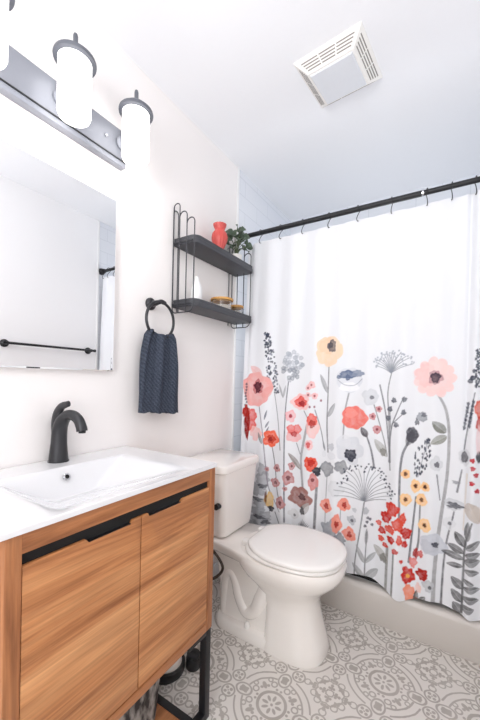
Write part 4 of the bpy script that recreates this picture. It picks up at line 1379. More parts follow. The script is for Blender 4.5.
('b',396,683,5.8,7.5,(110,60,66),0.8,0,0.25,0,0.3),
('b',453,526,68.1,55.8,(164,118,112),0.9,5,0.1,10,0.4),
('b',466,530,21.8,16.9,(98,66,68),0.85,0,0.25,0,0.3),
('l',453,672,375,754,29.9,(150,142,138),0.85),
('b',506,714,35.5,39.6,(232,92,70),0.92,5,0.15,0,0.3),
('b',510,720,17.8,19.0,(196,48,42),0.8,0,0.3,0,0.3),
('b',540,677,20.2,24.2,(62,64,72),0.92,0,0.25,0,0.3),
('b',523,620,25.7,44.7,(214,142,140),0.88,4,0.12,0,0.4),
('b',520,630,8.6,9.5,(130,60,64),0.85,0,0.1,0,0.3),
('l',463,438,507,508,41.4,(176,172,170),0.8),
('b',469,457,13.9,21.0,(90,88,92),0.85,0,0.25,0,0.3),
('b',418,427,32.5,27.0,(222,222,224),0.8,4,0.12,0,0.5),
('b',422,420,7.3,7.5,(96,96,100),0.8,0,0.1,0,0.3),
('l',461,331,421,358,7.4,(78,80,88),0.85),
('l',461,331,430,368,7.4,(78,80,88),0.85),
('l',461,331,438,377,7.4,(78,80,88),0.85),
('l',461,331,447,387,7.4,(78,80,88),0.85),
('l',461,331,456,396,7.4,(78,80,88),0.85),
('l',461,331,465,406,7.4,(78,80,88),0.85),
('l',461,331,474,416,7.4,(78,80,88),0.85),
('l',461,331,483,412,7.4,(78,80,88),0.85),
('l',461,331,491,409,7.4,(78,80,88),0.85),
('l',461,331,499,404,7.4,(78,80,88),0.85),
('l',461,331,506,399,7.4,(78,80,88),0.85),
('l',461,331,513,393,7.4,(78,80,88),0.85),
('b',267,469,28.1,45.2,(236,200,140),0.9,0,0.15,0,0.5),
('b',244,483,6.4,34.2,(110,60,40),0.8,0,0.2,0,0.3),
('b',278,423,18.1,15.7,(66,68,76),0.92,0,0.3,0,0.3)
]


def build_curtain():
    X0, X1 = 0.068, 1.402
    nx = 560
    xs = np.linspace(X0, X1, nx)
    zb = np.linspace(0.0, 1.0, 520)                # printed part, from the hem to 1.46 m
    zt = np.linspace(1.46, CURT_TOP, 24)[1:]
    hz = hem_z(xs)
    Zl = hz[None, :] + zb[:, None] * (1.46 - hz[None, :])
    sag = 0.010 * np.clip(np.min(np.abs(xs[:, None] - np.array(HOOK_X)[None, :]), axis=1) / 0.07, 0, 1) ** 1.5
    Zt = zt[:, None] - ((zt[:, None] - 1.46) / (CURT_TOP - 1.46)) ** 6 * sag[None, :]
    Z = np.concatenate([Zl, Zt], 0)
    X = np.repeat(xs[None, :], Z.shape[0], 0)
    Y = fold_y(X, Z)
    nz = Z.shape[0]
    # ---- paint the cloth: watercolour blobs, strokes and leaves on the cloth's own (x, z) sheet
    lin = lambda c: np.array([((v / 255.0) / 12.92 if v / 255.0 <= 0.04045 else ((v / 255.0 + 0.055) / 1.055) ** 2.4) for v in c], dtype=np.float64)
    C = np.tile(lin((234, 236, 240)), (nz, nx, 1))
    rs = np.random.RandomState(11)
    grain = rs.rand(90, 90)
    dx = (X1 - X0) / (nx - 1)

    def cloth_noise(xx, zz, f):
        a, b = (xx * f) % 89, (zz * f) % 89
        i, j = a.astype(int), b.astype(int)
        fa, fb = a - i, b - j
        fa, fb = fa * fa * (3 - 2 * fa), fb * fb * (3 - 2 * fb)
        return (grain[i, j] * (1 - fa) * (1 - fb) + grain[i + 1, j] * fa * (1 - fb) + grain[i, j + 1] * (1 - fa) * fb + grain[i + 1, j + 1] * fa * fb)

    def window(x0, x1, z0, z1):
        i0, i1 = max(0, int((x0 - X0) / dx) - 1), min(nx, int((x1 - X0) / dx) + 3)
        zmid = Zl[:, min(max((i0 + i1) // 2, 0), nx - 1)]
        j0, j1 = max(0, int(np.searchsorted(zmid, z0)) - 8), min(Zl.shape[0], int(np.searchsorted(zmid, z1)) + 8)
        return (slice(j0, j1), slice(i0, i1)) if i1 > i0 and j1 > j0 else None

    def lay(w, al, col):
        xx, zz = X[w], Z[w]
        g = cloth_noise(xx, zz, 60.0) * 0.6 + cloth_noise(xx + 3, zz + 5, 170.0) * 0.4
        al = np.clip(al * (0.80 + 0.42 * g), 0, 1)[..., None]
        C[w] = C[w] * (1 - al) + lin(col) * al

    def smooth(e0, e1, t):
        t = np.clip((t - e0) / (e1 - e0), 0, 1)
        return t * t * (3 - 2 * t)

    for op in PAINT:
        if op[0] == 'b':
            _, x, z, rx, rz, col, al, lobes, rough, rot, edge = op
            x, z, rx, rz = x / 1000, z / 1000, rx / 1000, rz / 1000
            R = max(rx, rz) * 1.45 + 0.006
            w = window(x - R, x + R, z - R, z + R)
            if w is None:
                continue
            ux, uz = (X[w] - x) / rx, (Z[w] - z) / rz
            th = np.arctan2(uz, ux)
            rho = np.hypot(ux, uz)
            k = 1.0 + rough * (0.5 * np.sin(3 * th + rs.rand() * 6.28) + 0.4 * np.sin(5 * th + rs.rand() * 6.28) + 0.3 * np.sin(9 * th + rs.rand() * 6.28))
            if lobes:
                k = k * (0.84 + 0.18 * np.abs(np.cos(0.5 * lobes * th + math.radians(rot))) ** 0.7)
            soft = min(0.5, 0.0022 / max(min(rx, rz), 1e-4))
            t = rho / k
            a = 1 - smooth(1 - soft, 1 + soft, t)
            rim = smooth(0.55, 0.98, t)
            lay(w, np.minimum(1, a * al * 1.14 * (1 - edge * 0.40 + edge * 0.6 * rim)), col)
        elif op[0] == 's':
            _, pts, w0, w1, col, al = op
            P = [np.array(q, float) / 1000 for q in pts]
            if len(P) > 2:
                P = [np.array((q[0], q[2])) for q in smooth_path([(p[0], 0, p[1]) for p in P], 5)]
            xsP, zsP = [p[0] for p in P], [p[1] for p in P]
            w = window(min(xsP) - 0.015, max(xsP) + 0.015, min(zsP) - 0.015, max(zsP) + 0.015)
            if w is None:
                continue
            best = np.full(X[w].shape, 9.0)
            n = len(P) - 1
            for i in range(n):
                A, B = P[i], P[i + 1]
                d = B - A
                L2 = max(float(d @ d), 1e-9)
                t = np.clip(((X[w] - A[0]) * d[0] + (Z[w] - A[1]) * d[1]) / L2, 0, 1)
                dist = np.hypot(X[w] - A[0] - t * d[0], Z[w] - A[1] - t * d[1])
                wd = (w0 + (w1 - w0) * (i + t) / n) / 2000
                best = np.minimum(best, dist - wd)
            lay(w, (1 - smooth(-0.0012, 0.0014, best)) * al, col)
        else:
            _, x, z, x2, z2, wd, col, al = op
            A, B = np.array((x, z)) / 1000, np.array((x2, z2)) / 1000
            d = B - A
            Ln = max(np.hypot(*d), 1e-4)
            d = d / Ln
            R = wd / 1000
            w = window(min(A[0], B[0]) - R, max(A[0], B[0]) + R, min(A[1], B[1]) - R, max(A[1], B[1]) + R)
            if w is None:
                continue
            t = ((X[w] - A[0]) * d[0] + (Z[w] - A[1]) * d[1]) / Ln
            sd = (-(X[w] - A[0]) * d[1] + (Z[w] - A[1]) * d[0])
            half = np.where((t > 0) & (t < 1), np.sin(PI * np.clip(t, 0, 1) ** 0.85) ** 0.75 * wd / 2000, -0.002)
            a = 1 - smooth(-0.0012, 0.0012, np.abs(sd) - half)
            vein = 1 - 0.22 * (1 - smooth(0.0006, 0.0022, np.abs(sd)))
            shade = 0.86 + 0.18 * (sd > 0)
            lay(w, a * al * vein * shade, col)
    me = bpy.data.meshes.new('shower_curtain')
    co = np.stack([X, Y, Z], -1).reshape(-1, 3)
    idx = np.arange(nz * nx).reshape(nz, nx)
    quads = np.stack([idx[:-1, :-1], idx[:-1, 1:], idx[1:, 1:], idx[1:, :-1]], -1).reshape(-1, 4)
    me.vertices.add(len(co))
    me.vertices.foreach_set('co', co.ravel())
    me.loops.add(quads.size)
    me.loops.foreach_set('vertex_index', quads.ravel().astype(np.int32))
    me.polygons.add(len(quads))
    me.polygons.foreach_set('loop_start', np.arange(0, quads.size, 4, dtype=np.int32))
    me.update(calc_edges=True)
    me.polygons.foreach_set('use_smooth', np.ones(len(quads), dtype=bool))
    at = me.color_attributes.new('print', 'FLOAT_COLOR', 'POINT')
    at.data.foreach_set('color', np.concatenate([C.reshape(-1, 3), np.ones((nz * nx, 1))], 1).ravel().astype(np.float32))
    me.materials.append(M['curtain'])
    o = bpy.data.objects.new('shower_curtain', me)
    COL.objects.link(o)
    tag(o, 'white shower curtain printed with red, grey and yellow watercolour flowers', 'shower curtain')
    return o


build_curtain()
# black sheet added behind the curtain, standing in for shade under the hem
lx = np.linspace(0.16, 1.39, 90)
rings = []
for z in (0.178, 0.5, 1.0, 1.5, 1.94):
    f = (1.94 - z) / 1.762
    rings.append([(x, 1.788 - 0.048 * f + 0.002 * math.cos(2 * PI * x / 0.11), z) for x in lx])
ln = MB().loft(rings, False, False, closed=False).build('hem_shade_sheet', 'hem_shade', smooth=80)
tag(ln, 'black sheet added behind the floral curtain, standing in for the shade under its hem', 'curtain liner')

# ================================================================== VANITY
VX, VY0, VY1, VZ0 = 0.465, 0.285, 0.918, 0.310
TOPZ = 0.8695
CAB = TOPZ - 0.0135
van = thing('vanity_cabinet', 'wood grain bathroom vanity on black metal legs under the white basin', 'vanity', (0.23, 0.596, 0.0))
VXF = 0.461                                        # front of the carcass
b = MB()
b.box(0.006, VXF, VY0, VY0 + 0.029, VZ0, CAB, 0.001)
b.build('side_panel', 'wood_z', van)
b = MB()
b.box(0.006, VXF, VY1 - 0.029, VY1, VZ0, CAB, 0.001)
b.build('side_panel', 'wood_z', van)
MB().box(0.418, VXF, VY0 + 0.029, VY1 - 0.029, 0.8157, CAB, 0.001).build('top_rail', 'wood_rail', van)
MB().box(0.020, VXF, VY0 + 0.029, VY1 - 0.029, VZ0, VZ0 + 0.027, 0.001).build('bottom_panel', 'wood_rail', van)
MB().box(0.006, 0.022, VY0 + 0.029, VY1 - 0.029, VZ0, CAB).build('back_panel', 'wood_rail', van)
MB().box(0.420, 0.4505, VY0 + 0.030, VY1 - 0.030, 0.745, 0.8155).build('finger_channel', 'void', van)['label'] = 'black recessed channel above the doors'
DY0, DYM, DY1 = VY0 + 0.0305, 0.601, VY1 - 0.0305
DZ0, DZ1, NZ = VZ0 + 0.029, 0.7915, 0.7825


def door(y0, y1, n0, n1, slope0, slope1):
    out = [(y0, DZ0), (y1, DZ0), (y1, NZ if n1 >= y1 else DZ1)]
    if n1 < y1:
        out += [(n1 + slope1, DZ1), (n1, NZ)]
    if n0 > y0:
        out += [(n0, NZ), (n0 - slope0, DZ1), (y0, DZ1)]
    else:
        out += [(y0, NZ)]
    return MB().prism(out, 'x', 0.451, VXF - 0.001, 0.0008)


d1 = door(DY0, DYM - 0.0015, 0.453, 0.568, 0.008, 0.006)
d1.build('door', 'wood_y', van)
d2 = door(DYM + 0.0015, DY1, 0.629, 0.750, 0.005, 0.010)
d2.build('door', 'wood_y2', van)
for y0, y1 in ((0.451, 0.570), (0.627, 0.752)):
    MB().box(0.4506, VXF - 0.002, y0, y1, NZ - 0.001, NZ + 0.0012).build('pull_edge', 'black', van)['label'] = 'black finger pull edge'
MB().box(0.42, 0.4502, DY0, DY1, DZ0 - 0.002, 0.7445).build('inner_face', 'void', van)
# black steel frame
T = 0.026
for y in (VY1 - T - 0.001, VY0 + 0.001):
    for x, nm in ((VX - T - 0.006, 'leg'), (0.012, 'leg')):
        MB().box(x, x + T, y, y + T, 0.0, VZ0, 0.0015).build(nm, 'black', van)
xf = VX - T - 0.006
MB().box(xf, xf + T, VY0 + T, VY1 - T, 0.0, T, 0.0015).build('front_foot_rail', 'black', van)
for y in (0.834, 0.346):
    MB().box(0.02, xf, y, y + T, 0.002, T + 0.002, 0.0015).build('cross_rail', 'black', van)
    MB().box(0.02, 0.036, y, y + T, 0.002, VZ0, 0.0015).build('back_post', 'black', van)
for y0, y1 in ((0.806, VY1 - T), (VY0 + T, 0.39)):
    MB().box(xf, xf + T, y0, y1, VZ0 - 0.016, VZ0 - 0.0005, 0.001).build('corner_bracket', 'black', van)
MB().box(0.03, xf - 0.002, 0.372, 0.834, 0.010, 0.026, 0.001).build('lower_shelf', 'wood_rail', van)

# ------------------------------------------------------------------ basin top
def basin():
    CY = 0.598
    ny, nxx = 230, 190
    ys = np.linspace(0.276, 0.917, ny)
    xs_ = np.linspace(0.004, VX, nxx)
    Xg, Yg = np.meshgrid(xs_, ys, indexing='ij')
    back = (Xg - 0.122) * 2.2
    right = (0.806 - Yg) * 0.60
    left = (Yg - 0.390) * 0.60
    front = (0.440 - Xg) * 0.32
    k = 0.012
    def smin(a, b):
        hh = np.clip(0.5 + 0.5 * (b - a) / k, 0, 1)
        return b * (1 - hh) + a * hh - k * hh * (1 - hh)
    d = smin(smin(back, right), smin(left, front))
    d = smin(d, np.full_like(d, 0.082) + 0.02 * (0.20 - np.hypot(Xg - 0.22, Yg - CY)))
    d = 0.0032 * np.log1p(np.exp(np.clip(d / 0.0032, -40, 40)))
    d = np.where(d < 2e-5, 0, d)
    Zg = TOPZ - d
    b = MB()
    vs = [(Xg[i, j], Yg[i, j], Zg[i, j]) for i in range(nxx) for j in range(ny)]
    fs = [(i * ny + j, i * ny + j + 1, (i + 1) * ny + j + 1, (i + 1) * ny + j) for i in range(nxx - 1) for j in range(ny - 1)]
    b.add(vs, fs)
    # rolled edge and underside of the slab
    x0, x1, y0, y1 = xs_[0], xs_[-1], ys[0], ys[-1]
    def loop(g, z):
        return [(x0, y0 - g, z), (x1 + g, y0 - g, z), (x1 + g, y1 + g, z), (x0, y1 + g, z)]
    b.loft([loop(0, TOPZ), loop(0.0015, TOPZ - 0.0006), loop(0.002, TOPZ - 0.002), loop(0.002, TOPZ - 0.0133)], False, False)
    w = 0.02
    for q in ((x0, x1, y0, y0 + w), (x0, x1, y1 - w, y1), (x0, x0 + w, y0, y1), (x1 - w, x1, y0, y1)):
        b.box(q[0], q[1], q[2], q[3], TOPZ - 0.0133, TOPZ - 0.004)
    return b


sink = thing('basin_countertop', 'white ceramic vanity top with a sunken rectangular basin', 'sink', (0.23, 0.596, CAB))
basin().build('basin', 'ceramic', sink, smooth=78)
ov = (0.1420, 0.586, 0.8425)
rq = Matrix.Rotation(math.radians(-24), 3, 'Y')
bq = MB().lathe([(0.0105, -0.004), (0.0105, 0.0025), (0.0095, 0.0035), (0.0065, 0.0035), (0.0060, 0.0015)], (0, 0, 0), 'x', 24)
bq.v = [tuple(rq @ Vector(q) + Vector(ov)) for q in bq.v]
bq.build('overflow_ring', 'nickel', sink)['label'] = 'chrome overflow ring'
bq = MB().lathe([(0.0062, 0.0), (0.0062, 0.0022)], (0, 0, 0), 'x', 20)
bq.v = [tuple(rq @ Vector(q) + Vector(ov)) for q in bq.v]
bq.build('overflow_hole', 'void', sink)

# ------------------------------------------------------------------ faucet
FX, FY = 0.040, 0.617
fau = thing('faucet', 'dark single lever faucet standing on the white basin top', 'faucet', (FX, FY, TOPZ))
fp = [(0, 0, 0.0), (0, 0, 0.004), (0, 0, 0.02), (0.001, 0, 0.06), (0.004, 0, 0.10), (0.018, 0, 0.132), (0.046, 0, 0.154), (0.080, 0, 0.157), (0.108, 0, 0.145), (0.124, 0, 0.124), (0.128, 0, 0.112)]
fr = [0.0300, 0.0300, 0.0285, 0.0245, 0.0232, 0.0210, 0.0172, 0.0160, 0.0158, 0.0162, 0.0165]
pth = smooth_path([(FX + p[0], FY, TOPZ + p[2]) for p in fp], 4)
MB().tube(pth, lerp_list(fr, len(pth)), 22).build('body', 'bronze', fau, smooth=60)
lp = [(-0.004, 0, 0.080), (-0.010, 0, 0.118), (-0.009, 0, 0.150), (0.003, 0, 0.172), (0.020, 0, 0.184), (0.038, 0, 0.189), (0.054, 0, 0.193)]
lr = [0.0215, 0.0205, 0.0170, 0.0130, 0.0100, 0.0085, 0.0075]
pth = smooth_path([(FX + p[0], FY, TOPZ + p[2]) for p in lp], 4)
MB().tube(pth, lerp_list(lr, len(pth)), 18, flat=(1.25, 0.8)).build('lever', 'bronze', fau, smooth=60)
MB().lathe([(0.0105, 0.0), (0.0105, 0.006)], (FX + 0.1285, FY, TOPZ + 0.1065), 'z', 18).build('aerator', 'black', fau)
MB().lathe([(0.0325, 0.0), (0.0325, 0.003), (0.0305, 0.005)], (FX, FY, TOPZ), 'z', 28).build('base_ring', 'bronze', fau)

# ================================================================== MIRROR
mir = thing('wall_mirror', 'frameless rectangular mirror on the wall above the basin', 'mirror', (0.0, 0.60, 1.1734))
MX, MY0, MY1, MZ0, MZ1 = 0.025, 0.365, 0.8358, 1.1734, 1.8323
MB().box(0.001, MX - 0.004, MY0 + 0.004, MY1 - 0.004, MZ0 + 0.004, MZ1 - 0.004).build('backing', 'trim', mir)
q = 0.004
g = MB()
o_ = [(MX - 0.0028, MY0, MZ0), (MX - 0.0028, MY1, MZ0), (MX - 0.0028, MY1, MZ1), (MX - 0.0028, MY0, MZ1)]
i_ = [(MX, MY0 + q, MZ0 + q), (MX, MY1 - q, MZ0 + q), (MX, MY1 - q, MZ1 - q), (MX, MY0 + q, MZ1 - q)]
k_ = [(MX - 0.004, p[1], p[2]) for p in o_]
g.loft([k_, o_, i_], True, True)
g.build('mirror_glass', 'mirror', mir, smooth=0)

# ================================================================== VANITY LIGHT
vl = thing('vanity_light', 'grey three lamp bar with lit white glass cylinders above the mirror', 'wall light', (0.0, 0.615, 1.97))
PL0, PL1 = 0.352, 0.864
pb = MB().box(0.0008, 0.020, PL0, PL1, 1.992, 2.113, 0.004)
pb.build('back_plate', 'fixture', vl)
MB().box(0.0008, 0.031, PL0 - 0.004, PL1 + 0.004, 1.968, 1.990, 0.003).build('lower_rail', 'fixture', vl)
MB().box(0.020, 0.0345, PL0 - 0.002, PL1 + 0.002, 1.9855, 1.9900, 0.001).build('rail_bead', 'bronze', vl)
SX = 0.104
for y in (0.371, 0.611, 0.852):
    sh = MB()
    R = 0.049
    pf = [(0.0, 2.157), (R - 0.004, 2.157), (R, 2.150), (R, 1.977), (R - 0.004, 1.968), (R - 0.009, 1.968), (R - 0.008, 1.98), (R - 0.006, 2.144), (0.0, 2.148)]
    sh.lathe([(max(r, 0.0006), z) for r, z in pf], (SX, y, 0), 'z', 36, False, False)
    sh.build('glass_shade', 'glow', vl)['label'] = 'glowing white glass cylinder'
    cp = MB().lathe([(R + 0.001, 2.138), (R + 0.013, 2.140), (R + 0.014, 2.146), (R + 0.012, 2.152), (R + 0.002, 2.158), (R - 0.006, 2.168), (0.012, 2.171), (0.0105, 2.178)], (SX, y, 0), 'z', 36, False, True)
    cap = cp.build('shade_cap', 'cap', vl)
    MB().lathe([(0.0075, 2.172), (0.0075, 2.222), (0.0055, 2.229)], (SX, y, 0), 'z', 14).build('finial', 'cap', cap)
    ar = MB()
    ar.tube(smooth_path([(0.018, y, 2.06), (0.036, y, 2.062), (0.043, y, 2.080), (0.043, y, 2.125), (0.048, y, 2.150), (0.060, y, 2.156)], 5), 0.0072, 12)
    arm = ar.build('arm', 'fixture', vl)
    MB().lathe([(0.024, 0.0205), (0.024, 0.025), (0.016, 0.031)], (0, y, 2.06), 'x', 26).build('arm_rosette', 'fixture', arm)
for y in (0.445, 0.785):
    MB().lathe([(0.006, 0.020), (0.006, 0.023), (0.003, 0.026)], (0, y, 2.052), 'x', 14).build('mounting_screw', 'nickel', vl)

# ================================================================== TOWEL RING AND TOWEL
RX, RY, RZ, RR = 0.056, 1.045, 1.402, 0.080
tr = thing('towel_ring', 'black towel ring on the wall between mirror and shelf', 'towel ring', (0.0, 1.034, 1.476))
MB().lathe([(0.027, 0.0008), (0.027, 0.008), (0.023, 0.014), (0.013, 0.018), (0.011, 0.040)], (0, 1.034, 1.476), 'x', 28).build('wall_flange', 'bronze', tr)
MB().tube(smooth_path([(0.036, 1.034, 1.476), (0.052, 1.038, 1.480), (0.057, 1.048, 1.483), (0.057, 1.070, 1.480)], 5), [0.0115, 0.0115, 0.011, 0.0105, 0.010, 0.010, 0.010, 0.010, 0.010, 0.010, 0.010, 0.010, 0.010, 0.009, 0.009, 0.008], 14).build('post', 'bronze', tr)
MB().tube([(RX, RY + RR * math.cos(t), RZ + RR * math.sin(t)) for t in np.linspace(0, 2 * PI, 49)[:-1]], 0.0062, 12, closed=True).build('ring', 'bronze', tr)

tw = MB()
rings = []
NZt, NA = 34, 110
for i in range(NZt):
    s = i / (NZt - 1)
    z = 1.352 - s * 0.352
    hw = 0.074 + 0.046 * s ** 0.6 + 0.006 * math.sin(5 * s)
    cy = 1.053 + 0.000 * s
    th = 0.017 + 0.004 * math.sin(PI * min(1, s * 1.3))
    if i == 0:
        z, hw, th = 1.338, 0.060, 0.006
    elif i == 1:
        z, hw, th = 1.352, 0.068, 0.013
    ring = []
    for j in range(NA):
        t = 2 * PI * j / NA
        cx, sx = math.cos(t), math.sin(t)
        y = cy + hw * math.copysign(abs(cx) ** 0.75, cx)
        x = RX - 0.002 + th * math.copysign(abs(sx) ** 0.6, sx)
        rel = (y - cy) / hw
        amp = (0.0045 + 0.0055 * (1 - s)) * (1 if sx > 0 else -0.6)
        x += amp * (math.cos(rel * 7.2 + 0.7 + 0.8 * s) + 0.45 * math.cos(rel * 15 + 2 + 1.5 * s)) - 0.013 * math.exp(-((rel - 0.12 + 0.1 * s) / 0.12) ** 2) * (1 - 0.7 * s) * (1 if sx > 0 else 0)
        zz = z
        if i <= 2:
            zz += -0.016 * math.cos(rel * PI / 2) + 0.004
        if i == NZt - 1:
            zz += 0.004 * math.sin(rel * 9)
        ring.append((x, y, zz + 0.010 * rel * s * -1))
    rings.append(ring)
tw.loft(rings, True, True)
towel = tw.build('hand_towel', 'towel', smooth=70)
tag(towel, 'dark slate blue woven hand towel hanging through the black ring', 'towel')

# ================================================================== WIRE SHELF
SY0, SY1 = 1.172, 1.704
shf = thing('wall_shelf', 'two tier charcoal wall shelf with wire ends holding vase, plant and jars', 'shelf', (0.0, 1.44, 1.455))


def shelf_outline(x0, x1, y0, y1, r, n=8):
    out = [(x0, y0)]
    out += [(x1 - r + r * math.cos(t), y0 + r + r * math.sin(t)) for t in np.linspace(-PI / 2, 0, n)]
    out += [(x1 - r + r * math.cos(t), y1 - r + r * math.sin(t)) for t in np.linspace(0, PI / 2, n)]
    out += [(x0, y1)]
    return out


SHELF_TOP = (1.521, 1.811)
for zt in SHELF_TOP:
    bd = MB()
    bd.prism(shelf_outline(0.004, 0.140, SY0, SY1, 0.038), 'z', zt - 0.036, zt - 0.014, 0.003)
    board = bd.build('shelf_board', 'shelf', shf)
    # raised lip round the front and the ends
    o1 = shelf_outline(0.004, 0.1385, SY0 + 0.0015, SY1 - 0.0015, 0.0365)
    o2 = shelf_outline(0.004, 0.1345, SY0 + 0.0055, SY1 - 0.0055, 0.0325)
    lip = MB()
    rg = []
    for p, q2 in zip(o1, o2):
        rg.append([(p[0], p[1], zt - 0.0155), (p[0], p[1], zt), (q2[0], q2[1], zt), (q2[0], q2[1], zt - 0.0155)])
    lip.loft(rg, True, True)
    lip.build('shelf_lip', 'shelf', board)
WR = 0.0026
XW = (0.006, 0.043, 0.088, 0.134)
TOPS = (1.970, 1.924, 1.886)
for yf, inn in ((SY0 - 0.006, 1), (SY1 - 0.038, -1)):
    w = MB()
    zb = 1.458
    # bottom cradle and the two outer verticals
    path = [(XW[0], yf, TOPS[0] - 0.02), (XW[0], yf, zb + 0.02)] + [(XW[0] + 0.02 - 0.02 * math.cos(t), yf, zb + 0.02 - 0.02 * math.sin(t)) for t in np.linspace(0, PI / 2, 6)][1:]
    path += [(XW[3] - 0.03 + 0.03 * math.sin(t), yf, zb + 0.03 - 0.03 * math.cos(t)) for t in np.linspace(0, PI / 2, 7)] + [(XW[3], yf, TOPS[2] - 0.02)]
    w.tube(path, WR, 8)
    # stepped loops
    for k in range(3):
        a, c = XW[k], XW[k + 1]
        rr = (c - a) / 2
        zc = TOPS[k] - rr
        pts = [(a, yf, zc - (0.0 if k else 0.02))] + [((a + c) / 2 - rr * math.cos(t), yf, zc + rr * math.sin(t)) for t in np.linspace(0, PI, 12)] + [(c, yf, zb if k < 2 else zc - 0.02)]
        w.tube(pts, WR, 8)
    # flat loop against the wall
    y2 = yf + inn * 0.032
    rr = 0.016
    pts = [(0.005, yf, zb + 0.02), (0.005, yf, TOPS[0] - 0.04)] + [(0.005, (yf + y2) / 2 - inn * rr * math.cos(t), TOPS[0] - 0.04 + rr * math.sin(t)) for t in np.linspace(0, PI, 12)] + [(0.005, y2, zb + 0.012)]
    w.tube(pts, WR * 0.9, 8)
    fr_ = w.build('wire_end', 'wire', shf)
    for zt in SHELF_TOP:
        MB().box(0.004, 0.120, min(yf, yf + inn * 0.008), max(yf, yf + inn * 0.008), zt - 0.030, zt - 0.022, 0.001).build('shelf_clip', 'wire', fr_)

# coral vase
US, LS = SHELF_TOP[1] - 0.0138, SHELF_TOP[0] - 0.0138
vz = MB()
VC = (0.078, 1.432)
pf = [(0.018, 0.0), (0.022, 0.003), (0.024, 0.02), (0.023, 0.040), (0.030, 0.058), (0.039, 0.080), (0.042, 0.098), (0.038, 0.120), (0.026, 0.136), (0.0245, 0.141), (0.028, 0.150), (0.034, 0.164), (0.035, 0.169), (0.032, 0.169), (0.025, 0.152), (0.020, 0.14), (0.015, 0.11)]
rings = []
for r, z in pf:
    rings.append([(VC[0] + r * (1 + 0.035 * math.cos(14 * t)) * math.cos(t), VC[1] + r * (1 + 0.035 * math.cos(14 * t)) * math.sin(t), US + z) for t in np.linspace(0, 2 * PI, 85)[:-1]])
vz.loft(rings, True, True)
tag(vz.build('vase', 'coral', smooth=60), 'small coral red fluted vase on the upper wall shelf', 'vase')

# potted plant
PC = (0.072, 1.600)
pl = thing('potted_plant', 'small green leafy plant in a white pot on the upper shelf', 'plant', (PC[0], PC[1], US))
MB().lathe([(0.026, 0.0), (0.030, 0.003), (0.035, 0.058), (0.036, 0.062), (0.033, 0.062), (0.031, 0.052)], (PC[0], PC[1], US), 'z', 28).build('pot', 'pot', pl)
MB().lathe([(0.0318, 0.050), (0.0318, 0.054)], (PC[0], PC[1], US), 'z', 20).build('soil', 'soil', pl)
rl = random.Random(21)
lv, stm = MB(), MB()
tips = []
for k in range(24):
    t = k * 2.39996
    rr = 0.016 + 0.060 * (k / 23) ** 0.7
    tips.append((0.012 + rr * math.cos(t) * 0.75, 0.012 + rr * math.sin(t) * 1.2, 0.214 - 0.105 * (k / 23) ** 1.2 + rl.uniform(-0.012, 0.012)))
for k, (ax, ay, az) in enumerate(tips):
    A = Vector((PC[0], PC[1], US + 0.052))
    B = Vector((PC[0] + ax * 0.8, PC[1] + ay * 0.8, US + az - 0.018))
    mid = A.lerp(B, 0.5) + Vector((0, 0, 0.02))
    sp_ = smooth_path([A, mid, B], 5)
    stm.tube(sp_, 0.0016, 6)
    d = (Vector((ax, ay, 0.004)) + Vector((rl.uniform(-0.02, 0.02), rl.uniform(-0.02, 0.02), rl.uniform(-0.02, 0.012)))).normalized()
    nn = Vector((rl.uniform(0.2, 1.0), rl.uniform(-1.0, -0.3), rl.uniform(0.0, 0.6)))
    sd = d.cross(nn).normalized()
    up = sd.cross(d).normalized()
    L_, W_ = rl.uniform(0.038, 0.054), rl.uniform(0.019, 0.026)
    vs, fs = [], []
    m_ = 9
    for i in range(m_):
        t = i / (m_ - 1)
        wd = W_ * math.sin(PI * min(1.0, 0.04 + 0.96 * t) ** 0.8) + 0.0004
        c = B + d * (t * L_) + up * (0.008 * math.sin(PI * t) - 0.010 * t * t)
        vs += [c - sd * wd + up * wd * 0.25, c, c + sd * wd + up * wd * 0.25]
    for i in range(m_ - 1):
        for j in (0, 1):
            fs.append((i * 3 + j, i * 3 + j + 1, i * 3 + j + 4, i * 3 + j + 3))
    lv.add(vs, fs)
stm.build('stems', 'stem', pl)
lv.build('leaves', 'leaf', pl, smooth=80)

# white bottle and the two lidded jars on the lower shelf
bt = MB().lathe([(0.024, 0.0), (0.027, 0.003), (0.028, 0.05), (0.027, 0.085), (0.020, 0.108), (0.012, 0.122), (0.010, 0.140), (0.0085, 0.144), (0.006, 0.142)], (0.062, 1.275, LS), 'z', 32)
tag(bt.build('bottle', 'bottle'), 'small plain white bottle behind the wires of the lower shelf', 'bottle')


def jar(label, c, r, h, lr, lh):
    t = thing('storage_jar', label, 'jar', (c[0], c[1], LS), 'glass jars on the lower shelf')
    MB().lathe([(r - 0.003, 0.0005), (r, 0.004), (r, h), (r - 0.003, h), (r - 0.003, 0.005), (0.002, 0.004)], (c[0], c[1], LS), 'z', 36, True, True).build('glass_body', 'glass', t)
    MB().lathe([(r - 0.006, 0.0055), (r - 0.005, 0.01), (r - 0.006, h * 0.62), (r * 0.5, h * 0.72)], (c[0], c[1], LS), 'z', 24).build('filling', 'cotton', t)
    MB().lathe([(r - 0.004, h - 0.006), (r - 0.004, h), (lr, h + 0.0005), (lr + 0.001, h + lh * 0.5), (lr, h + lh - 0.001), (lr - 0.006, h + lh)], (c[0], c[1], LS), 'z', 40).build('lid', 'wood_gold', t)['label'] = 'round golden wooden lid'


jar('wide glass jar with a golden wood lid, nearer the towel ring', (0.070, 1.478), 0.052, 0.066, 0.061, 0.013)
jar('smaller glass jar with a golden wood lid, nearer the shower curtain', (0.070, 1.620), 0.036, 0.056, 0.042, 0.013)

# ================================================================== TOILET
TC = 1.390                                         # centre line
toi = thing('toilet', 'white two piece toilet with closed lid between vanity and shower', 'toilet', (0.40, TC, 0.0))


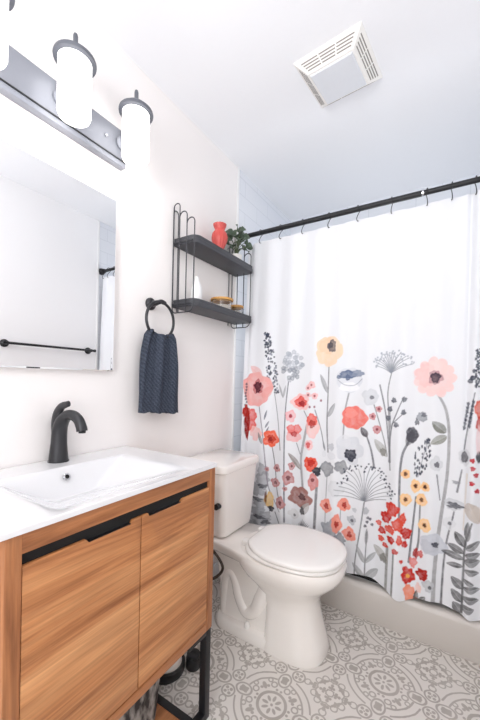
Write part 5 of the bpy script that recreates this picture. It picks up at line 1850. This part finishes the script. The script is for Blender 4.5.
def sup(x0, x1, hw, z, e=2.2, e0=None, n=56, cy=TC):
    """egg outline from x0 (back) to x1 (front): exponent e0 behind, e in front"""
    cx = x0 + (x1 - x0) * 0.46
    out = []
    for j in range(n):
        t = 2 * PI * j / n
        c, s = math.cos(t), math.sin(t)
        ee = e if c > 0 else (e0 or e)
        ax = (x1 - cx) if c > 0 else (cx - x0)
        out.append((cx + ax * math.copysign(abs(c) ** (2 / ee), c), cy + hw * math.copysign(abs(s) ** (2 / ee), s), z))
    return out


bw = MB()
# foot, flared column and bowl in one swept surface
bw.loft([sup(0.465, 0.714, 0.128, 0.0, 2.6, 7), sup(0.465, 0.717, 0.130, 0.010, 2.6, 7), sup(0.467, 0.706, 0.122, 0.05, 2.5, 7), sup(0.468, 0.688, 0.111, 0.12, 2.4, 7), sup(0.466, 0.674, 0.105, 0.18, 2.4, 6),
         sup(0.440, 0.676, 0.106, 0.225, 2.3, 4), sup(0.385, 0.698, 0.128, 0.265, 2.3, 3), sup(0.335, 0.732, 0.155, 0.300, 2.4, 2.6), sup(0.310, 0.764, 0.174, 0.332, 2.45, 2.5),
         sup(0.300, 0.779, 0.183, 0.358, 2.45, 2.5), sup(0.298, 0.782, 0.185, 0.384, 2.45, 2.5), sup(0.303, 0.776, 0.180, 0.397, 2.45, 2.5), sup(0.32, 0.755, 0.160, 0.400, 2.4, 2.5)])
# ledge that runs back to the wall bolts
bw.loft([sup(0.200, 0.64, 0.124, 0.0, 3, 5), sup(0.200, 0.64, 0.126, 0.008, 3, 5), sup(0.202, 0.64, 0.122, 0.040, 3, 5), sup(0.210, 0.62, 0.114, 0.048, 3, 5)])
# inner core below the deck
bw.loft([sup(0.212, 0.58, 0.088, 0.03, 5, 9), sup(0.208, 0.58, 0.086, 0.18, 5, 9), sup(0.190, 0.60, 0.090, 0.28, 5, 9), sup(0.13, 0.61, 0.110, 0.345, 5, 8), sup(0.10, 0.61, 0.125, 0.375, 5, 8)])
# rear deck carrying the tank
dk = [[(x, TC + y * s, z) for x, y in ((0.035, -0.120), (0.035, 0.120), (0.22, 0.132), (0.32, 0.148), (0.41, 0.170), (0.46, 0.174), (0.46, -0.174), (0.41, -0.170), (0.32, -0.148), (0.22, -0.132))] for z, s in ((0.335, 0.78), (0.355, 0.93), (0.385, 1.0), (0.394, 0.99), (0.399, 0.96))]
bw.loft(dk)
# trapway bulging on both flanks
for s in (-1, 1):
    p = smooth_path([(0.47, TC + s * 0.066, 0.26), (0.44, TC + s * 0.068, 0.185), (0.41, TC + s * 0.068, 0.120), (0.365, TC + s * 0.068, 0.098), (0.325, TC + s * 0.068, 0.150), (0.305, TC + s * 0.068, 0.215), (0.278, TC + s * 0.068, 0.250), (0.250, TC + s * 0.066, 0.205), (0.242, TC + s * 0.064, 0.05)], 6)
    bw.tube(p, lerp_list([0.036, 0.036, 0.034, 0.033, 0.029, 0.028, 0.028, 0.027, 0.026], len(p)), 18)
bw.build('bowl', 'china', toi, smooth=55)
for s in (-1, 1):
    MB().lathe([(0.013, 0.036), (0.013, 0.052), (0.010, 0.060), (0.004, 0.063)], (0.385, TC + s * 0.103, 0.008), 'z', 20).build('bolt_cap', 'seat', toi)
# seat and lid
MB().loft([sup(0.355, 0.769, 0.180, 0.4005, 2.45, 2.6), sup(0.350, 0.775, 0.185, 0.405, 2.45, 2.6), sup(0.350, 0.775, 0.185, 0.412, 2.45, 2.6), sup(0.355, 0.770, 0.181, 0.4165, 2.45, 2.6)]).build('seat', 'seat', toi, smooth=50)


def lid_ring(g, z):
    base = sup(0.345 + g, 0.779 - g, 0.187 - g, z, 2.4, 1.95, 84)
    return [(max(x, 0.372 + g * 0.5), y, zz) for x, y, zz in base]


MB().loft([lid_ring(0.004, 0.4175), lid_ring(0.0, 0.4215), lid_ring(0.0, 0.4300), lid_ring(0.004, 0.4350), lid_ring(0.020, 0.4385), lid_ring(0.07, 0.4410), lid_ring(0.14, 0.4420)]).build('seat_lid', 'seat', toi, smooth=60)
for s in (-1, 1):
    MB().box(0.338, 0.384, TC + s * 0.075 - 0.018, TC + s * 0.075 + 0.018, 0.399, 0.424, 0.006, seg=3).build('hinge', 'seat', toi)
# tank: broad box with rounded corners, tapering downwards
TK = TC + 0.020


def tank_ring(z, hw, xf, x0=0.018, r=0.030):
    out = []
    for cx, cy, a in ((xf - r, TK + hw - r, 0), (x0 + 0.01, TK + hw - 0.01, PI / 2), (x0 + 0.01, TK - hw + 0.01, PI), (xf - r, TK - hw + r, 1.5 * PI)):
        rr = r if cx > 0.1 else 0.01
        out += [(cx + rr * math.cos(a + t), cy + rr * math.sin(a + t), z) for t in np.linspace(0, PI / 2, 7)]
    # slightly bowed front
    return [(x + (0.010 * (1 - ((y - TK) / hw) ** 2) if x > xf - 0.006 else 0), y, zz) for x, y, zz in out]


MB().loft([tank_ring(0.404, 0.122, 0.236), tank_ring(0.410, 0.132, 0.246), tank_ring(0.430, 0.137, 0.250), tank_ring(0.715, 0.164, 0.264)]).build('tank', 'china', toi, smooth=45)
tl = MB().loft([tank_ring(0.714, 0.164, 0.264), tank_ring(0.719, 0.172, 0.272), tank_ring(0.742, 0.174, 0.274), tank_ring(0.751, 0.171, 0.271), tank_ring(0.755, 0.163, 0.263)])
tl.build('tank_lid', 'china', toi, smooth=45)
lev = MB()
yl = TK - 0.150
lev.tube([(0.232, yl + 0.006, 0.565), (0.232, yl - 0.004, 0.565), (0.232, yl - 0.012, 0.565), (0.232, yl - 0.020, 0.565)], [0.014, 0.014, 0.0135, 0.0135], 18)
lev.tube([(0.226, yl - 0.014, 0.565), (0.180, yl - 0.016, 0.560), (0.150, yl - 0.016, 0.556)], [0.008, 0.007, 0.006], 12)
lev.build('flush_lever', 'black', toi)['label'] = 'black flush lever'

# supply hose
hz_ = smooth_path([(0.030, 1.150, 0.165), (0.075, 1.152, 0.170), (0.190, 1.155, 0.255), (0.292, 1.150, 0.302), (0.341, 1.150, 0.362), (0.294, 1.158, 0.408), (0.210, 1.205, 0.398), (0.150, 1.262, 0.385), (0.130, 1.285, 0.402)], 6)
MB().tube(hz_, 0.0060, 10).build('supply_hose', 'hose', toi)['label'] = 'dark curved supply hose'
MB().lathe([(0.024, 0.0125), (0.024, 0.016), (0.012, 0.020), (0.012, 0.045)], (0, 1.150, 0.165), 'x', 20).build('shutoff_valve', 'nickel', toi)

# ================================================================== UNDER THE VANITY AND BESIDE IT
bk = MB()
def rr_ring(x0, x1, y0, y1, z, r=0.03, n=6):
    out = []
    for cx, cy, a in ((x1 - r, y1 - r, 0), (x0 + r, y1 - r, PI / 2), (x0 + r, y0 + r, PI), (x1 - r, y0 + r, 1.5 * PI)):
        out += [(cx + r * math.cos(a + t), cy + r * math.sin(a + t), z) for t in np.linspace(0, PI / 2, n)]
    return out
bx = (0.070, 0.335, 0.500, 0.806)
bk.loft([rr_ring(bx[0], bx[1], bx[2], bx[3], 0.0265), rr_ring(bx[0] - 0.008, bx[1] + 0.012, bx[2] - 0.01, bx[3] + 0.020, 0.25), rr_ring(bx[0] - 0.006, bx[1] + 0.010, bx[2] - 0.008, bx[3] + 0.018, 0.256),
         rr_ring(bx[0], bx[1] + 0.004, bx[2], bx[3] + 0.012, 0.25), rr_ring(bx[0] + 0.008, bx[1] - 0.006, bx[2] + 0.008, bx[3] - 0.006, 0.04)], True, True)
tag(bk.build('storage_basket', 'basket', smooth=60), 'mottled grey storage basket on the wood shelf beneath the vanity', 'basket')

DC = (0.206, 0.970)
ds = thing('round_dish', 'round white dish with a thick black rim on the floor beside the vanity', 'dish', (DC[0], DC[1], 0))
MB().lathe([(0.062, 0.0), (0.070, 0.003), (0.073, 0.016), (0.072, 0.034), (0.066, 0.038), (0.060, 0.036), (0.058, 0.024)], (DC[0], DC[1], 0), 'z', 48).build('rim', 'rubber', ds)
MB().lathe([(0.058, 0.025), (0.060, 0.036), (0.056, 0.050), (0.042, 0.062), (0.015, 0.068)], (DC[0], DC[1], 0), 'z', 40).build('disc', 'whiteplastic', ds)
CC = (0.284, 1.040)
cn = thing('canister', 'small black round canister on the floor next to the white dish', 'canister', (CC[0], CC[1], 0))
MB().lathe([(0.027, 0.0), (0.029, 0.003), (0.029, 0.040), (0.027, 0.043)], (CC[0], CC[1], 0), 'z', 32).build('body', 'rubber', cn)
MB().lathe([(0.026, 0.0435), (0.027, 0.046), (0.026, 0.054), (0.018, 0.058)], (CC[0], CC[1], 0), 'z', 32).build('cap', 'black', cn)

# ================================================================== TOWEL BAR ON THE FAR WALL (seen in the mirror)
tb = thing('towel_bar', 'long black towel bar on the opposite wall, seen in the mirror', 'towel bar', (ROOM_W, 1.33, 1.36))
BZ = 1.358
for y in (1.035, 1.635):
    MB().lathe([(0.026, -0.0008), (0.026, -0.010), (0.018, -0.016), (0.012, -0.022), (0.012, -0.055)], (ROOM_W, y, BZ), 'x', 24).build('wall_flange', 'black', tb)
MB().tube([(ROOM_W - 0.056, 1.020, BZ), (ROOM_W - 0.056, 1.655, BZ)], 0.0085, 14).build('bar', 'black', tb)
MB().tube([(ROOM_W - 0.056, 1.655, BZ), (ROOM_W - 0.056, 1.668, BZ)], 0.011, 14).build('end_cap', 'black', tb)
MB().tube([(ROOM_W - 0.056, 1.007, BZ), (ROOM_W - 0.056, 1.020, BZ)], 0.011, 14).build('end_cap', 'black', tb)

# ================================================================== CEILING VENT
VCX, VCY, VR = 0.707, 1.381, math.radians(-5.5)
cv = thing('ceiling_vent', 'square white exhaust fan cover with slotted sides on the ceiling', 'vent', (VCX, VCY, ROOM_H))


def vrot(b):
    cr_, sr_ = math.cos(VR), math.sin(VR)
    b.v = [(VCX + x * cr_ - y * sr_, VCY + x * sr_ + y * cr_, z) for x, y, z in b.v]
    return b


def sq(h, z):
    return [(-h, -h, z), (h, -h, z), (h, h, z), (-h, h, z)]


Z0 = ROOM_H
vrot(MB().loft([sq(0.136, Z0 - 0.0005), sq(0.136, Z0 - 0.006), sq(0.130, Z0 - 0.010), sq(0.096, Z0 - 0.038), sq(0.093, Z0 - 0.040)])).build('cover', 'vent', cv, smooth=0)
vrot(MB().loft([sq(0.086, Z0 - 0.0395), sq(0.086, Z0 - 0.044), sq(0.083, Z0 - 0.047)])).build('lens_panel', 'lens', cv, smooth=0)
for side in range(4):
    rot_ = Matrix.Rotation(side * PI / 2, 3, 'Z')
    sl = MB()
    for k in range(4):
        f = 0.16 + k * 0.215
        c0 = Vector((0, -(0.130 - 0.034 * f), Z0 - 0.010 - 0.028 * f))
        out_ = Vector((0, -0.64, -0.77))
        along = Vector((0, 0.772, -0.636))
        half = (0.112 - 0.030 * f)
        for x0, x1 in ((-half, -half / 3 - 0.003), (-half / 3 + 0.003, half / 3 - 0.003), (half / 3 + 0.003, half)):
            vs = []
            for xx in (x0, x1):
                for s_, t_ in ((-1, -1), (1, -1), (1, 1), (-1, 1)):
                    vs.append(rot_ @ (c0 + Vector((xx, 0, 0)) + along * (s_ * 0.0019) + out_ * (0.0007 if t_ > 0 else -0.002)))
            sl.add(vs, [(0, 1, 2, 3), (7, 6, 5, 4), (0, 4, 5, 1), (1, 5, 6, 2), (2, 6, 7, 3), (3, 7, 4, 0)])
    vrot(sl).build('slot', 'slot', cv, smooth=0)

# ================================================================== LIGHT
def area(name, loc, target, sx, sy, power, col):
    l = bpy.data.lights.new(name, 'AREA')
    l.shape = 'RECTANGLE'
    l.size, l.size_y, l.energy, l.color = sx, sy, power, col
    o = bpy.data.objects.new(name, l)
    o.location = loc
    o.rotation_euler = (Vector(target) - Vector(loc)).to_track_quat('-Z', 'Y').to_euler()
    COL.objects.link(o)
    return o


area('doorway_fill', (0.95, -0.88, 1.35), (0.75, 1.6, 0.85), 0.85, 1.6, 14, (1.0, 0.985, 0.975))  # unseen fill panel added at the doorway for soft frontal light
area('ceiling_fill', (0.70, -0.40, 1.70), (0.80, 0.40, 2.44), 0.35, 0.35, 10, (0.97, 0.98, 1.0))  # unseen fill lamp added behind the camera to brighten the ceiling
l = bpy.data.lights.new('alcove_fill', 'POINT')  # hidden fill light added behind the curtain to lift the alcove and its ceiling
l.energy, l.color, l.shadow_soft_size = 7.5, (0.95, 0.97, 1.0), 0.12
o = bpy.data.objects.new('alcove_fill', l)
o.location = (0.78, 2.14, 1.55)
COL.objects.link(o)
for y in (0.375, 0.615, 0.855):
    l = bpy.data.lights.new('bulb', 'POINT')
    l.energy, l.color, l.shadow_soft_size = 0.35, (1.0, 0.97, 0.94), 0.03
    o = bpy.data.objects.new('bulb', l)
    o.location = (SX, y, 1.935)
    COL.objects.link(o)

w = bpy.data.worlds.new('hall_daylight')
w.use_nodes = True
w.node_tree.nodes['Background'].inputs['Color'].default_value = (0.86, 0.93, 1.0, 1)
w.node_tree.nodes['Background'].inputs['Strength'].default_value = 1.0
scene.world = w

# ================================================================== CAMERA
yaw, pitch, roll = 0.5634, -0.0089, 0.0231
cy_, sy_, cp_, sp_ = math.cos(yaw), math.sin(yaw), math.cos(pitch), math.sin(pitch)
fwd = Vector((-sy_ * cp_, cy_ * cp_, sp_))
right = Vector((cy_, sy_, 0))
up = right.cross(fwd)
r2 = right * math.cos(roll) + up * math.sin(roll)
u2 = -right * math.sin(roll) + up * math.cos(roll)
cam = bpy.data.cameras.new('camera')
cam.sensor_fit = 'HORIZONTAL'
cam.sensor_width = 36.0
cam.lens = 335.4532 / 480.0 * 36.0
cam.shift_x = -(240.511 - 240.0) / 480.0
cam.shift_y = (382.7517 - 360.0) / 480.0
cam.clip_start = 0.01
co = bpy.data.objects.new('camera', cam)
co.matrix_world = Matrix(((r2.x, u2.x, -fwd.x, 1.134), (r2.y, u2.y, -fwd.y, 0.0), (r2.z, u2.z, -fwd.z, 1.152), (0, 0, 0, 1)))
COL.objects.link(co)
scene.camera = co

scene.view_settings.view_transform = 'Standard'
scene.view_settings.look = 'None'
scene.view_settings.exposure = 0.0
scene.view_settings.gamma = 1.0
scene.cycles.max_bounces = 10
scene.cycles.diffuse_bounces = 6
scene.cycles.caustics_reflective = False
